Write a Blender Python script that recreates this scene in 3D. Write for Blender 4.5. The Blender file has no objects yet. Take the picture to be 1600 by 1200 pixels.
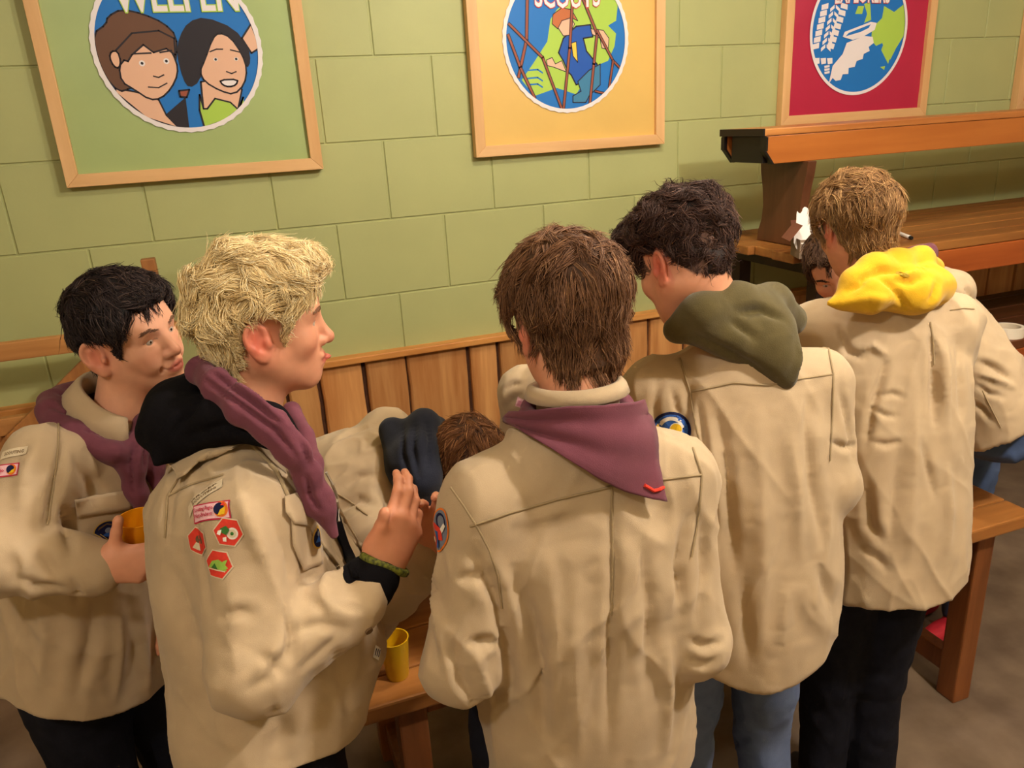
import bpy, bmesh, math, random
import numpy as np
from mathutils import Vector, Matrix
from mathutils.bvhtree import BVHTree
from mathutils import geometry as mgeo

SC = bpy.context.scene
COL = SC.collection
rng = np.random.default_rng(7)
random.seed(7)

# ------------------------------------------------------------------ camera
FPX, AZ, PIT, ROL = 1198.96, .33278, .32923, -.05969
CH, CD = 1.9, 3.0978                       # camera height, distance from the back wall (plane y = 0)
CAM = np.array([0, -CD, CH])
_ca, _sa = math.cos(AZ), math.sin(AZ)
FW = np.array([_sa*math.cos(PIT), _ca*math.cos(PIT), -math.sin(PIT)])
_r0 = np.array([_ca, -_sa, 0.]); _u0 = np.cross(_r0, FW)
RT = math.cos(ROL)*_r0 + math.sin(ROL)*_u0
UP = -math.sin(ROL)*_r0 + math.cos(ROL)*_u0
cd = bpy.data.cameras.new('camera'); co = bpy.data.objects.new('camera', cd); COL.objects.link(co)
M = Matrix(((RT[0], UP[0], -FW[0], CAM[0]), (RT[1], UP[1], -FW[1], CAM[1]), (RT[2], UP[2], -FW[2], CAM[2]), (0, 0, 0, 1)))
co.matrix_world = M
cd.sensor_fit = 'HORIZONTAL'; cd.sensor_width = 36; cd.lens = 36*FPX/1600; cd.clip_start = .05
SC.camera = co

def ray(x, y): return FW + RT*(x-800)/FPX - UP*(y-600)/FPX
def at(x, y, d): return CAM + ray(x, y)*d            # point seen at pixel x, y at depth d
def aty(x, y, Y):                                     # ... on the vertical plane y = Y
    v = ray(x, y); return CAM + v*((Y-CAM[1])/v[1])
def atz(x, y, Z):
    v = ray(x, y); return CAM + v*((Z-CAM[2])/v[2])
def proj(P):
    q = np.asarray(P, float)-CAM; z = q@FW
    return np.stack([800+FPX*(q@RT)/z, 600-FPX*(q@UP)/z, z], -1)
def nrm(v): v = np.asarray(v, float); return v/np.linalg.norm(v)
A = lambda *v: np.array(v, float)

# ------------------------------------------------------------------ materials
def lin(c):
    return tuple((v/255/12.92 if v/255 <= .04045 else ((v/255+.055)/1.055)**2.4) for v in c)
MATS = {}
def mat(name, rgb, rough=.7, noise=0., nscale=30., bump=0., bscale=200., spec=.3, sheen=0., attr=None, sss=0., stretch=None, metal=0., trans=0., emit=None, rgb2=None):
    if name in MATS: return MATS[name]
    m = bpy.data.materials.new(name); m.use_nodes = True
    nt = m.node_tree; N = nt.nodes; L = nt.links
    b = N['Principled BSDF']
    b.inputs['Roughness'].default_value = rough
    b.inputs['Specular IOR Level'].default_value = spec
    b.inputs['Metallic'].default_value = metal
    if sheen: b.inputs['Sheen Weight'].default_value = sheen; b.inputs['Sheen Roughness'].default_value = .5
    if sss:
        b.inputs['Subsurface Weight'].default_value = sss; b.inputs['Subsurface Radius'].default_value = (.012, .005, .003); b.inputs['Subsurface Scale'].default_value = 1.
    if trans: b.inputs['Transmission Weight'].default_value = trans
    col = lin(rgb)
    tc = N.new('ShaderNodeTexCoord')
    src = tc.outputs['Object']
    if stretch:
        mp = N.new('ShaderNodeMapping'); mp.inputs['Scale'].default_value = stretch; L.new(src, mp.inputs['Vector']); src = mp.outputs['Vector']
    base = None
    if attr:
        at_ = N.new('ShaderNodeAttribute'); at_.attribute_name = attr; base = at_.outputs['Color']
    if noise or rgb2:
        nz = N.new('ShaderNodeTexNoise'); nz.inputs['Scale'].default_value = nscale; nz.inputs['Detail'].default_value = 5; L.new(src, nz.inputs['Vector'])
        rp = N.new('ShaderNodeValToRGB'); L.new(nz.outputs['Fac'], rp.inputs['Fac'])
        c2 = lin(rgb2) if rgb2 else tuple(v*(1-noise) for v in col)
        c1 = col if rgb2 else tuple(min(1, v*(1+noise)) for v in col)
        rp.color_ramp.elements[0].color = (*c2, 1); rp.color_ramp.elements[1].color = (*c1, 1)
        rp.color_ramp.elements[0].position = .33; rp.color_ramp.elements[1].position = .67
        if base is not None:
            mx = N.new('ShaderNodeMix'); mx.data_type = 'RGBA'; mx.blend_type = 'MULTIPLY'; mx.inputs['Factor'].default_value = 1
            for e in rp.color_ramp.elements:
                v = 1-noise if e.position < .5 else 1+noise
                e.color = (v, v, v, 1)
            L.new(base, mx.inputs[6]); L.new(rp.outputs['Color'], mx.inputs[7]); base = mx.outputs[2]
        else: base = rp.outputs['Color']
    if base is not None: L.new(base, b.inputs['Base Color'])
    else: b.inputs['Base Color'].default_value = (*col, 1)
    if bump:
        nb = N.new('ShaderNodeTexNoise'); nb.inputs['Scale'].default_value = bscale; nb.inputs['Detail'].default_value = 3; L.new(src, nb.inputs['Vector'])
        bp = N.new('ShaderNodeBump'); bp.inputs['Strength'].default_value = bump; bp.inputs['Distance'].default_value = .002
        L.new(nb.outputs['Fac'], bp.inputs['Height']); L.new(bp.outputs['Normal'], b.inputs['Normal'])
    if emit: b.inputs['Emission Color'].default_value = (*lin(rgb), 1); b.inputs['Emission Strength'].default_value = emit
    MATS[name] = m
    return m

def wood(name, rgb, rgb2, rough=.5, axis=0, freq=18., bump=.25, contrast=(.3, .7), knots=False):
    """wood with grain running along the given axis of the object"""
    if name in MATS: return MATS[name]
    m = bpy.data.materials.new(name); m.use_nodes = True
    nt = m.node_tree; N = nt.nodes; L = nt.links; b = N['Principled BSDF']
    b.inputs['Roughness'].default_value = rough; b.inputs['Specular IOR Level'].default_value = .4
    tc = N.new('ShaderNodeTexCoord'); mp = N.new('ShaderNodeMapping')
    s = [1., 1., 1.]; s[axis] = .09; mp.inputs['Scale'].default_value = s
    L.new(tc.outputs['Object'], mp.inputs['Vector'])
    n1 = N.new('ShaderNodeTexNoise'); n1.inputs['Scale'].default_value = freq; n1.inputs['Detail'].default_value = 6; n1.inputs['Distortion'].default_value = 1.2
    n2 = N.new('ShaderNodeTexNoise'); n2.inputs['Scale'].default_value = freq*6; n2.inputs['Detail'].default_value = 3
    L.new(mp.outputs['Vector'], n1.inputs['Vector']); L.new(mp.outputs['Vector'], n2.inputs['Vector'])
    ad = N.new('ShaderNodeMath'); ad.operation = 'MULTIPLY_ADD'; ad.inputs[1].default_value = .35
    L.new(n2.outputs['Fac'], ad.inputs[0]); L.new(n1.outputs['Fac'], ad.inputs[2])
    sb = N.new('ShaderNodeMath'); sb.operation = 'SUBTRACT'; sb.inputs[1].default_value = .17; L.new(ad.outputs[0], sb.inputs[0])
    rp = N.new('ShaderNodeValToRGB'); L.new(sb.outputs[0], rp.inputs['Fac'])
    rp.color_ramp.elements[0].position, rp.color_ramp.elements[1].position = contrast
    rp.color_ramp.elements[0].color = (*lin(rgb2), 1); rp.color_ramp.elements[1].color = (*lin(rgb), 1)
    L.new(rp.outputs['Color'], b.inputs['Base Color'])
    bp = N.new('ShaderNodeBump'); bp.inputs['Strength'].default_value = bump; bp.inputs['Distance'].default_value = .001
    L.new(sb.outputs[0], bp.inputs['Height']); L.new(bp.outputs['Normal'], b.inputs['Normal'])
    MATS[name] = m
    return m

# ------------------------------------------------------------------ object helpers
def link(name, me, mats, parent=None, smooth=False):
    o = bpy.data.objects.new(name, me); COL.objects.link(o)
    for m in (mats if isinstance(mats, (list, tuple)) else [mats]): me.materials.append(m)
    if smooth: me.polygons.foreach_set('use_smooth', [True]*len(me.polygons))
    if parent is not None:
        o.parent = parent; o.matrix_parent_inverse = Matrix.Translation(parent.location).inverted()
    return o
def tag(o, label=None, cat=None, group=None, kind=None):
    if label: o['label'] = label
    if cat: o['category'] = cat
    if group: o['group'] = group
    if kind: o['kind'] = kind
    return o
def empty(name, loc):
    o = bpy.data.objects.new(name, None); COL.objects.link(o); o.location = tuple(loc); o.empty_display_size = .1
    return o
def mesh(name, V, F, mats, parent=None, smooth=False, mi=None, origin=None):
    V = np.asarray(V, float)
    org = np.zeros(3) if origin is None else np.asarray(origin, float)
    me = bpy.data.meshes.new(name); me.from_pydata([tuple(v) for v in V-org], [], [tuple(int(i) for i in f) for f in F])
    if mi is not None: me.polygons.foreach_set('material_index', list(mi))
    me.update()
    o = link(name, me, mats, parent, smooth)
    if origin is not None: o.location = tuple(org)
    return o

class MB:
    """collects solids into one mesh"""
    def __init__(s): s.V = []; s.F = []; s.MI = []
    def add(s, V, F, mi=0):
        b = len(s.V); s.V += [tuple(v) for v in V]; s.F += [tuple(i+b for i in f) for f in F]; s.MI += [mi]*len(F); return s
    def box(s, c, size, R=None, bev=.004, mi=0):
        bm = bmesh.new(); bmesh.ops.create_cube(bm, size=1)
        for v in bm.verts: v.co = Vector((v.co.x*size[0], v.co.y*size[1], v.co.z*size[2]))
        if bev: bmesh.ops.bevel(bm, geom=list(bm.edges), offset=min(bev, min(size)*.3), segments=2, profile=.6, affect='EDGES')
        V = np.array([v.co[:] for v in bm.verts]); F = [[v.index for v in f.verts] for f in bm.faces]; bm.free()
        if R is not None: V = V@np.asarray(R).T
        return s.add(V+np.asarray(c, float), F, mi)
    def bar(s, a, b, w, h, up=(0, 0, 1), bev=.004, mi=0):
        a = np.asarray(a, float); b = np.asarray(b, float); d = nrm(b-a); u = np.asarray(up, float); sd = nrm(np.cross(u, d)); u = np.cross(d, sd)
        return s.box((a+b)/2, (np.linalg.norm(b-a), w, h), np.stack([d, sd, u], 1), bev, mi)
    def prism(s, poly, axis_o, ex, ey, ez, t, mi=0, bev=0):
        """polygon (2D) in the ex/ey plane extruded by t along ez"""
        n = len(poly); o = np.asarray(axis_o, float)
        V = [o+ex*p[0]+ey*p[1] for p in poly]+[o+ex*p[0]+ey*p[1]+ez*t for p in poly]
        bm = bmesh.new(); vs = [bm.verts.new(v) for v in V]
        bm.faces.new(vs[:n][::-1]); bm.faces.new(vs[n:])
        for i in range(n): bm.faces.new((vs[i], vs[(i+1) % n], vs[n+(i+1) % n], vs[n+i]))
        bmesh.ops.recalc_face_normals(bm, faces=list(bm.faces))
        if bev: bmesh.ops.bevel(bm, geom=list(bm.edges), offset=bev, segments=2, profile=.6, affect='EDGES')
        bm.verts.index_update()
        Vv = np.array([v.co[:] for v in bm.verts]); F = [[v.index for v in f.verts] for f in bm.faces]; bm.free()
        return s.add(Vv, F, mi)
    def lathe(s, c, prof, n=32, R=None, mi=0):
        """closed profile [(r, z)...] spun about z"""
        V = []; F = []; k = len(prof)
        for i in range(n):
            a = 2*math.pi*i/n
            for r, z in prof: V.append((r*math.cos(a), r*math.sin(a), z))
        for i in range(n):
            for j in range(k):
                F.append((i*k+j, ((i+1) % n)*k+j, ((i+1) % n)*k+(j+1) % k, i*k+(j+1) % k))
        V = np.array(V)
        if R is not None: V = V@np.asarray(R).T
        return s.add(V+np.asarray(c, float), F, mi)
    def tube(s, pts, rad, n=8, mi=0, flat=1., up=(0, 0, 1)):
        P = np.asarray(pts, float); m = len(P); T = np.gradient(P, axis=0); T /= np.linalg.norm(T, axis=1)[:, None]
        rad = np.broadcast_to(np.asarray(rad, float), (m,))
        V = []; F = []; u = np.asarray(up, float)
        for i in range(m):
            x = np.cross(u, T[i])
            if np.linalg.norm(x) < 1e-4: x = np.cross(A(1, 0, .1), T[i])
            x = nrm(x); y = np.cross(T[i], x)
            for j in range(n):
                a = 2*math.pi*j/n; V.append(P[i]+rad[i]*(x*math.cos(a)+flat*y*math.sin(a)))
        for i in range(m-1):
            for j in range(n): F.append((i*n+j, i*n+(j+1) % n, (i+1)*n+(j+1) % n, (i+1)*n+j))
        F.append(tuple(range(n))[::-1]); F.append(tuple((m-1)*n+j for j in range(n)))
        return s.add(V, F, mi)
    def build(s, name, mats, parent=None, smooth=False, origin=None):
        return mesh(name, s.V, s.F, mats, parent, smooth, s.MI, origin)

def autosmooth(o, ang=40):
    me = o.data; me.polygons.foreach_set('use_smooth', [True]*len(me.polygons))
    bm = bmesh.new(); bm.from_mesh(me); a = math.radians(ang)
    for e in bm.edges:
        if len(e.link_faces) == 2 and e.calc_face_angle(0) > a: e.smooth = False
    bm.to_mesh(me); bm.free(); return o

# ------------------------------------------------------------------ implicit surfaces
f32 = np.float32
def smin(a, b, k):
    h = np.maximum(k-np.abs(a-b), 0)/k
    return np.minimum(a, b)-h*h*k*.25
def cone(a, b, ra, rb=None, flat=None):
    a = np.asarray(a, f32); b = np.asarray(b, f32); rb = ra if rb is None else rb
    ab = b-a; l2 = f32(max(float(ab@ab), 1e-9))
    if flat is not None:                               # flat = (axis, factor): cross-section squashed along an axis
        ax = nrm(flat[0]).astype(f32); k = f32(1/flat[1]-1)
    def f(P):
        q = P-a; t = np.clip(q@ab/l2, 0, 1); q = q-t[:, None]*ab
        if flat is not None: q = q+(q@ax)[:, None]*ax*k
        d = np.sqrt((q*q).sum(1))-(ra+(rb-ra)*t)
        return d*(flat[1] if flat is not None else 1)
    return f
def ell(c, r, R=None):
    c = np.asarray(c, f32); r = np.asarray(r, f32); R = None if R is None else np.asarray(R, f32)
    def f(P):
        q = P-c
        if R is not None: q = q@R
        k0 = np.sqrt(((q/r)**2).sum(1)); k1 = np.sqrt(((q/(r*r))**2).sum(1))
        return k0*(k0-1)/np.maximum(k1, 1e-6)
    return f
def torso(p0, p1, side, prof, bulge=(0, 0, 0), n=2.4, cap=.03):
    """body-like solid from p0 (bottom) to p1 (top); prof rows: t, half width, half depth, forward offset, sideways offset"""
    p0 = np.asarray(p0, float); p1 = np.asarray(p1, float); ax = p1-p0; Ln = np.linalg.norm(ax); ax = ax/Ln
    side = np.asarray(side, float); side = nrm(side-ax*(side@ax)); fwd = np.cross(ax, side)   # side = person's right, so fwd points ahead
    prof = np.array([list(r)+[0]*(5-len(r)) for r in prof], float); bulge = np.asarray(bulge, float)
    def f(P):
        q = P-p0; s = q@ax; t = s/Ln; tc = np.clip(t, 0, 1)
        q = q-np.outer(4*tc*(1-tc), bulge)
        w = np.interp(tc, prof[:, 0], prof[:, 1]); dd = np.interp(tc, prof[:, 0], prof[:, 2]); fo = np.interp(tc, prof[:, 0], prof[:, 3]); so = np.interp(tc, prof[:, 0], prof[:, 4])
        x = np.abs(q@side-so)/w; y = np.abs(q@fwd-fo)/dd
        k = (x**n+y**n)**(1/n)
        d = (k-1)*np.minimum(w, dd)
        e = np.maximum(-s, s-Ln)
        # rounded cap
        dd2 = np.maximum(d+cap, 0)**2+np.maximum(e+cap, 0)**2
        return (np.minimum(np.maximum(d, e), -cap)*0+np.where((d > -cap) & (e > -cap), np.sqrt(dd2)-cap, np.maximum(d, e))).astype(f32)
    return f
def half(p, nvec):                                     # keeps the side opposite nvec
    p = np.asarray(p, f32); nvec = nrm(nvec).astype(f32)
    return lambda P: (P-p)@nvec
def evals(ops, P):
    d = None
    for op, f, k in ops:
        e = f(P)
        if d is None: d = e
        elif op == 'u': d = smin(d, e, k) if k else np.minimum(d, e)
        elif op == 's': d = -smin(-d, e, k) if k else np.maximum(d, -e)
        elif op == 'i': d = -smin(-d, -e, k) if k else np.maximum(d, e)
    return d
def snet(ops, lo, hi, h):
    """surface nets: vertices, quads of the zero level"""
    lo = np.asarray(lo, float); hi = np.asarray(hi, float)
    n = np.maximum(((hi-lo)/h).astype(int)+2, 4); nx, ny, nz = n
    ys, zs = np.meshgrid(lo[1]+h*np.arange(ny), lo[2]+h*np.arange(nz), indexing='ij')
    D = np.empty((nx, ny, nz), f32); st = max(1, int(400000/(ny*nz)))
    for i in range(0, nx, st):
        m = min(st, nx-i); P = np.empty((m, ny, nz, 3), f32)
        P[..., 0] = (lo[0]+h*np.arange(i, i+m))[:, None, None]; P[..., 1] = ys; P[..., 2] = zs
        D[i:i+m] = evals(ops, P.reshape(-1, 3)).reshape(m, ny, nz)
    S = D < 0
    c = np.zeros((nx-1, ny-1, nz-1), np.int8)
    for a in (0, 1):
        for b in (0, 1):
            for d in (0, 1): c += S[a:nx-1+a, b:ny-1+b, d:nz-1+d]
    act = (c > 0) & (c < 8); I = np.argwhere(act)
    idx = -np.ones(act.shape, np.int64); idx[tuple(I.T)] = np.arange(len(I))
    acc = np.zeros((len(I), 3)); cnt = np.zeros(len(I))
    E = [((0, 0, 0), (1, 0, 0)), ((0, 1, 0), (1, 1, 0)), ((0, 0, 1), (1, 0, 1)), ((0, 1, 1), (1, 1, 1)),
         ((0, 0, 0), (0, 1, 0)), ((1, 0, 0), (1, 1, 0)), ((0, 0, 1), (0, 1, 1)), ((1, 0, 1), (1, 1, 1)),
         ((0, 0, 0), (0, 0, 1)), ((1, 0, 0), (1, 0, 1)), ((0, 1, 0), (0, 1, 1)), ((1, 1, 0), (1, 1, 1))]
    for a, b in E:
        da = D[tuple((I+a).T)]; db = D[tuple((I+b).T)]; m = (da < 0) != (db < 0)
        t = np.where(m, da/np.where(m, da-db, 1), 0)
        acc += np.where(m[:, None], np.array(a)+t[:, None]*(np.array(b)-np.array(a)), 0); cnt += m
    V = lo+h*(I+acc/cnt[:, None])
    Q = []
    def quads(ax):
        sl0 = [slice(1, -1)]*3; sl1 = [slice(1, -1)]*3; sl0[ax] = slice(0, -1); sl1[ax] = slice(1, None)
        s0 = S[tuple(sl0)]; s1 = S[tuple(sl1)]; m = s0 != s1; J = np.argwhere(m)
        off = np.ones(3, int); off[ax] = 0; J0 = J+off
        u, v = [(1, 2), (2, 0), (0, 1)][ax]
        def cell(du, dv):
            K = J0.copy(); K[:, u] -= du; K[:, v] -= dv; return idx[tuple(K.T)]
        q = np.stack([cell(1, 1), cell(0, 1), cell(0, 0), cell(1, 0)], 1)
        fl = ~s0[m]; q[fl] = q[fl][:, ::-1]; Q.append(q)
    for ax in range(3): quads(ax)
    Q = np.concatenate(Q); Q = Q[(Q >= 0).all(1)]
    return V, Q
def vnormals(V, Q):
    fn = np.cross(V[Q[:, 2]]-V[Q[:, 0]], V[Q[:, 3]]-V[Q[:, 1]]); N = np.zeros_like(V)
    for k in range(Q.shape[1]): np.add.at(N, Q[:, k], fn)
    return N/np.maximum(np.linalg.norm(N, axis=1), 1e-12)[:, None]
def relax(V, Q, it=1, lam=.5):
    n = len(V)
    for _ in range(it):
        acc = np.zeros_like(V); cnt = np.zeros(n)
        for a, b in ((0, 1), (1, 2), (2, 3), (3, 0)):
            np.add.at(acc, Q[:, a], V[Q[:, b]]); np.add.at(acc, Q[:, b], V[Q[:, a]])
            np.add.at(cnt, Q[:, a], 1); np.add.at(cnt, Q[:, b], 1)
        V = V+(acc/np.maximum(cnt, 1)[:, None]-V)*lam
    return V

# smooth value noise in 3D
_perm = rng.random((32, 32, 32))
def vnoise(P, sc):
    q = np.asarray(P, float)*sc+100; i = np.floor(q).astype(int); f = q-i; f = f*f*(3-2*f); i %= 32; j = (i+1) % 32
    out = 0
    for a in (0, 1):
        for b in (0, 1):
            for c in (0, 1):
                w = (f[:, 0] if a else 1-f[:, 0])*(f[:, 1] if b else 1-f[:, 1])*(f[:, 2] if c else 1-f[:, 2])
                out = out+w*_perm[(j if a else i)[:, 0], (j if b else i)[:, 1], (j if c else i)[:, 2]]
    return out*2-1

class Surf:
    """a mesh surface that can be hit by rays from the photograph's viewpoint, so trimmings can be laid onto it in 3D"""
    def __init__(s, V, Q): s.V = V; s.Q = Q; s.N = vnormals(V, Q); s.t = BVHTree.FromPolygons([tuple(v) for v in V], [tuple(int(i) for i in q) for q in Q])
    def hit(s, x, y):
        v = nrm(ray(x, y)); h = s.t.ray_cast(Vector(CAM), Vector(v), 6)
        if h[0] is None:                               # beside the outline: nearest point to the ray
            best = None
            for d in np.linspace(.6, 2.6, 41):
                q = s.t.find_nearest(Vector(CAM+v*d))
                if best is None or q[3] < best[1]: best = (q, q[3])
            h = best[0]
        return np.array(h[0]), np.array(h[1])
    def near(s, p):
        h = s.t.find_nearest(Vector(p)); return np.array(h[0]), np.array(h[1])
    def drop(s, p, d, back=.06):
        h = s.t.ray_cast(Vector(np.asarray(p)-np.asarray(d)*back), Vector(d), back*2.2)
        if h[0] is None: return s.near(p)
        return np.array(h[0]), np.array(h[1])

def resample(P, step):
    P = np.asarray(P, float); L = np.r_[0, np.cumsum(np.linalg.norm(np.diff(P, axis=0), axis=1))]
    n = max(2, int(L[-1]/step)+1); t = np.linspace(0, L[-1], n)
    return np.stack([np.interp(t, L, P[:, k]) for k in range(P.shape[1])], 1)
def crease(V, Q, folds):
    """press cloth folds along curves lying on the surface; each fold: pixel polyline, width, height (+ ridge / - valley)"""
    S = Surf(V, Q); N = S.N; disp = np.zeros(len(V))
    for pl, w, a in folds:
        pts = resample(pl, 6); C = np.array([S.hit(x, y)[0] for x, y in pts]); n = len(C)
        lo = C.min(0)-4*w; hi = C.max(0)+4*w; k = np.where(((V > lo) & (V < hi)).all(1))[0]
        if not len(k): continue
        D = np.linalg.norm(V[k][:, None]-C[None], axis=2); j = D.argmin(1); d = D[np.arange(len(k)), j]
        taper = np.sin(np.pi*np.clip((j+.5)/n, 0, 1))**.8
        disp[k] += 1.7*a*taper*(1.15*np.exp(-(d/w)**2)+.4*np.exp(-1.5*d/w)-.55*np.exp(-(d/(2.3*w))**2))
    return V+N*disp[:, None]
# ================================================================== the room
GREEN = mat('green_wall_paint', (172, 174, 118), rough=.55, noise=.04, nscale=3., bump=.12, bscale=90, spec=.35)
def make_wall_back():
    V = []; F = []
    def quad(a, b, c, d): n = len(V); V.extend([a, b, c, d]); F.append((n, n+1, n+2, n+3))
    H = .301; Wd = .4377; g = .003; e = .0025; dp = .005
    for r in range(-4, 8):
        z1 = 2.1596-H*r+H; z0 = z1-H                      # course r lies above joint r
        z0c, z1c = max(z0, 0), min(z1, 3.1)
        if z1c-z0c < .02: continue
        off = 0 if r % 2 == 0 else .5
        for c in range(-10, 15):
            x0 = .601+Wd*(c+off); x1 = x0+Wd
            x0c, x1c = max(x0, -3.2), min(x1, 6.2)
            if x1c-x0c < .02: continue
            o = [(x0c, z0c), (x1c, z0c), (x1c, z1c), (x0c, z1c)]
            gg = [(x0c+g, z0c+g), (x1c-g, z0c+g), (x1c-g, z1c-g), (x0c+g, z1c-g)]
            ii = [(x0c+g+e, z0c+g+e), (x1c-g-e, z0c+g+e), (x1c-g-e, z1c-g-e), (x0c+g+e, z1c-g-e)]
            f = lambda p, y: (p[0], y, p[1])
            quad(*[f(p, 0.) for p in ii])
            for k in range(4):
                l = (k+1) % 4
                quad(f(gg[k], dp*.5), f(gg[l], dp*.5), f(ii[l], 0.), f(ii[k], 0.))
                quad(f(gg[k], dp), f(gg[l], dp), f(gg[l], dp*.5), f(gg[k], dp*.5))
                quad(f(o[k], dp), f(o[l], dp), f(gg[l], dp), f(gg[k], dp))
    # rear face gives the wall its thickness
    n = len(V); V.extend([(-3.2, .2, 0), (6.2, .2, 0), (6.2, .2, 3.1), (-3.2, .2, 3.1)]); F.append((n+3, n+2, n+1, n))
    tag(mesh('wall_back', V, F, GREEN), kind='structure')
make_wall_back()
PLASTER = mat('warm_plaster', (205, 190, 150), rough=.85, noise=.05, nscale=4)
CONC = mat('concrete_floor', (128, 108, 90), rough=.75, noise=.28, nscale=4.5, bump=.2, bscale=40, rgb2=(96, 78, 64))
def slab(name, c, s, m): tag(MB().box(c, s, bev=0).build(name, m), kind='structure')
slab('floor', (1.5, -2.65, -.05), (9.4, 5.7, .1), CONC)
slab('ceiling', (1.5, -2.65, 3.15), (9.4, 5.7, .1), PLASTER)
slab('wall_left', (-3.25, -2.75, 1.55), (.1, 5.5, 3.1), PLASTER)
slab('wall_right', (6.25, -2.75, 1.55), (.1, 5.5, 3.1), PLASTER)
slab('wall_front', (1.5, -5.55, 1.55), (9.4, .1, 3.1), PLASTER)

# ---- board wainscot below a narrow rail
def board_mat():
    m = wood('wainscot_boards', (216, 158, 98), (180, 116, 62), rough=.5, axis=2, freq=9)
    nt = m.node_tree; N = nt.nodes; L = nt.links; b = N['Principled BSDF']
    src = b.inputs['Base Color'].links[0].from_socket
    g = N.new('ShaderNodeNewGeometry'); hs = N.new('ShaderNodeHueSaturation')
    mr = N.new('ShaderNodeMapRange'); mr.inputs['To Min'].default_value = .8; mr.inputs['To Max'].default_value = 1.25
    L.new(g.outputs['Random Per Island'], mr.inputs['Value']); L.new(mr.outputs[0], hs.inputs['Value']); L.new(src, hs.inputs['Color']); L.new(hs.outputs[0], b.inputs['Base Color'])
    return m
def wainscot():
    seams = [-3.1, -2.85, -2.7, -2.5, -2.38, -2.2, -2.05, -1.85, -1.72, -1.5, -1.38, -1.2, -1.02, -.9, -.74, -.6, -.42, -.3, -.12, 0., .1, .23, .42, .6, .87, 1.01, 1.22, 1.36, 1.57, 1.76, 1.95, 2.1, 2.3, 2.45, 2.7, 2.85, 3.05, 3.3, 3.45, 3.7, 3.9, 4.1, 4.3, 4.45, 4.7, 4.9, 5.1, 5.3, 5.5, 5.75, 5.95, 6.15]
    r = random.Random(3); mb = MB()
    for x0, x1 in zip(seams, seams[1:]):
        # waney-edged board: outline wanders a little, narrow dark gap between boards
        nz = 14; zs = [i*1.0/(nz-1) for i in range(nz)]
        g0 = .003+r.random()*.006; g1 = .003+r.random()*.006
        L0 = [x0+g0+r.uniform(0, .004) for _ in zs]; R0 = [x1-g1-r.uniform(0, .004) for _ in zs]
        t = .022+r.random()*.006; b = .006
        V = []; F = []
        for i, z in enumerate(zs):
            V += [(L0[i]-.002, -.004, z), (L0[i]+.001, -t+b, z), (L0[i]+b+.002, -t, z), (R0[i]-b-.002, -t, z), (R0[i]-.001, -t+b, z), (R0[i]+.002, -.004, z)]
        for i in range(nz-1):
            for k in range(5): F.append((i*6+k, i*6+k+1, i*6+k+7, i*6+k+6))
        F.append((0, 5, 4, 3, 2, 1)); e = (nz-1)*6; F.append((e, e+1, e+2, e+3, e+4, e+5))
        mb.add(V, F, 0)
    mb.box((1.5, -.003, .5), (9.3, .003, 1.0), bev=0, mi=1)
    tag(mb.build('trim_1', [board_mat(), mat('dark_bark', (70, 40, 24), rough=.9, noise=.3, nscale=25, bump=.6, bscale=60)]), kind='structure')
    rail = MB().box((1.5, -.028, 1.015), (9.3, .056, .028), bev=.005)
    tag(rail.build('trim_2', wood('rail_wood', (224, 160, 88), (190, 122, 60), rough=.45, axis=0, freq=10)), kind='structure')
wainscot()

# ================================================================== tables and bench
TOPW = wood('varnished_tabletop', (176, 116, 60), (132, 80, 38), rough=.32, axis=0, freq=8, bump=.3)
LEGW = wood('varnished_leg', (144, 86, 46), (104, 58, 30), rough=.4, axis=2, freq=10)
def long_table():
    t = empty('wooden_table', (1.08, -1.34, 0)); tag(t, 'long varnished plank table the scouts gather around and lean over', 'table')
    top = MB(); ys = [-1.68, -1.577, -1.43, -1.285, -1.14, -1.0]; r = random.Random(5)
    for y0, y1 in zip(ys, ys[1:]): top.box((1.08, (y0+y1)/2, .6685), (2.12+r.uniform(-.01, .01), y1-y0-.004, .043), bev=.006)
    top.build('tabletop', TOPW, t)
    ap = MB(); ap.bar((.25, -1.6, .61), (1.95, -1.6, .61), .025, .07); ap.bar((.25, -1.08, .61), (1.95, -1.08, .61), .025, .07)
    for x in (.25, 2.0): ap.bar((x, -1.6, .61), (x, -1.08, .61), .025, .07)
    ap.build('apron', LEGW, t)
    for x in (.2, 2.0):
        for y in (-1.6, -1.09): MB().box((x+.012, y, .324), (.07, .07, .648), bev=.006).build('leg', LEGW, t)
        MB().bar((x+.02, -1.57, .11), (x+.02, -1.12, .11), .045, .075).build('stretcher', LEGW, t)
long_table()

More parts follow.
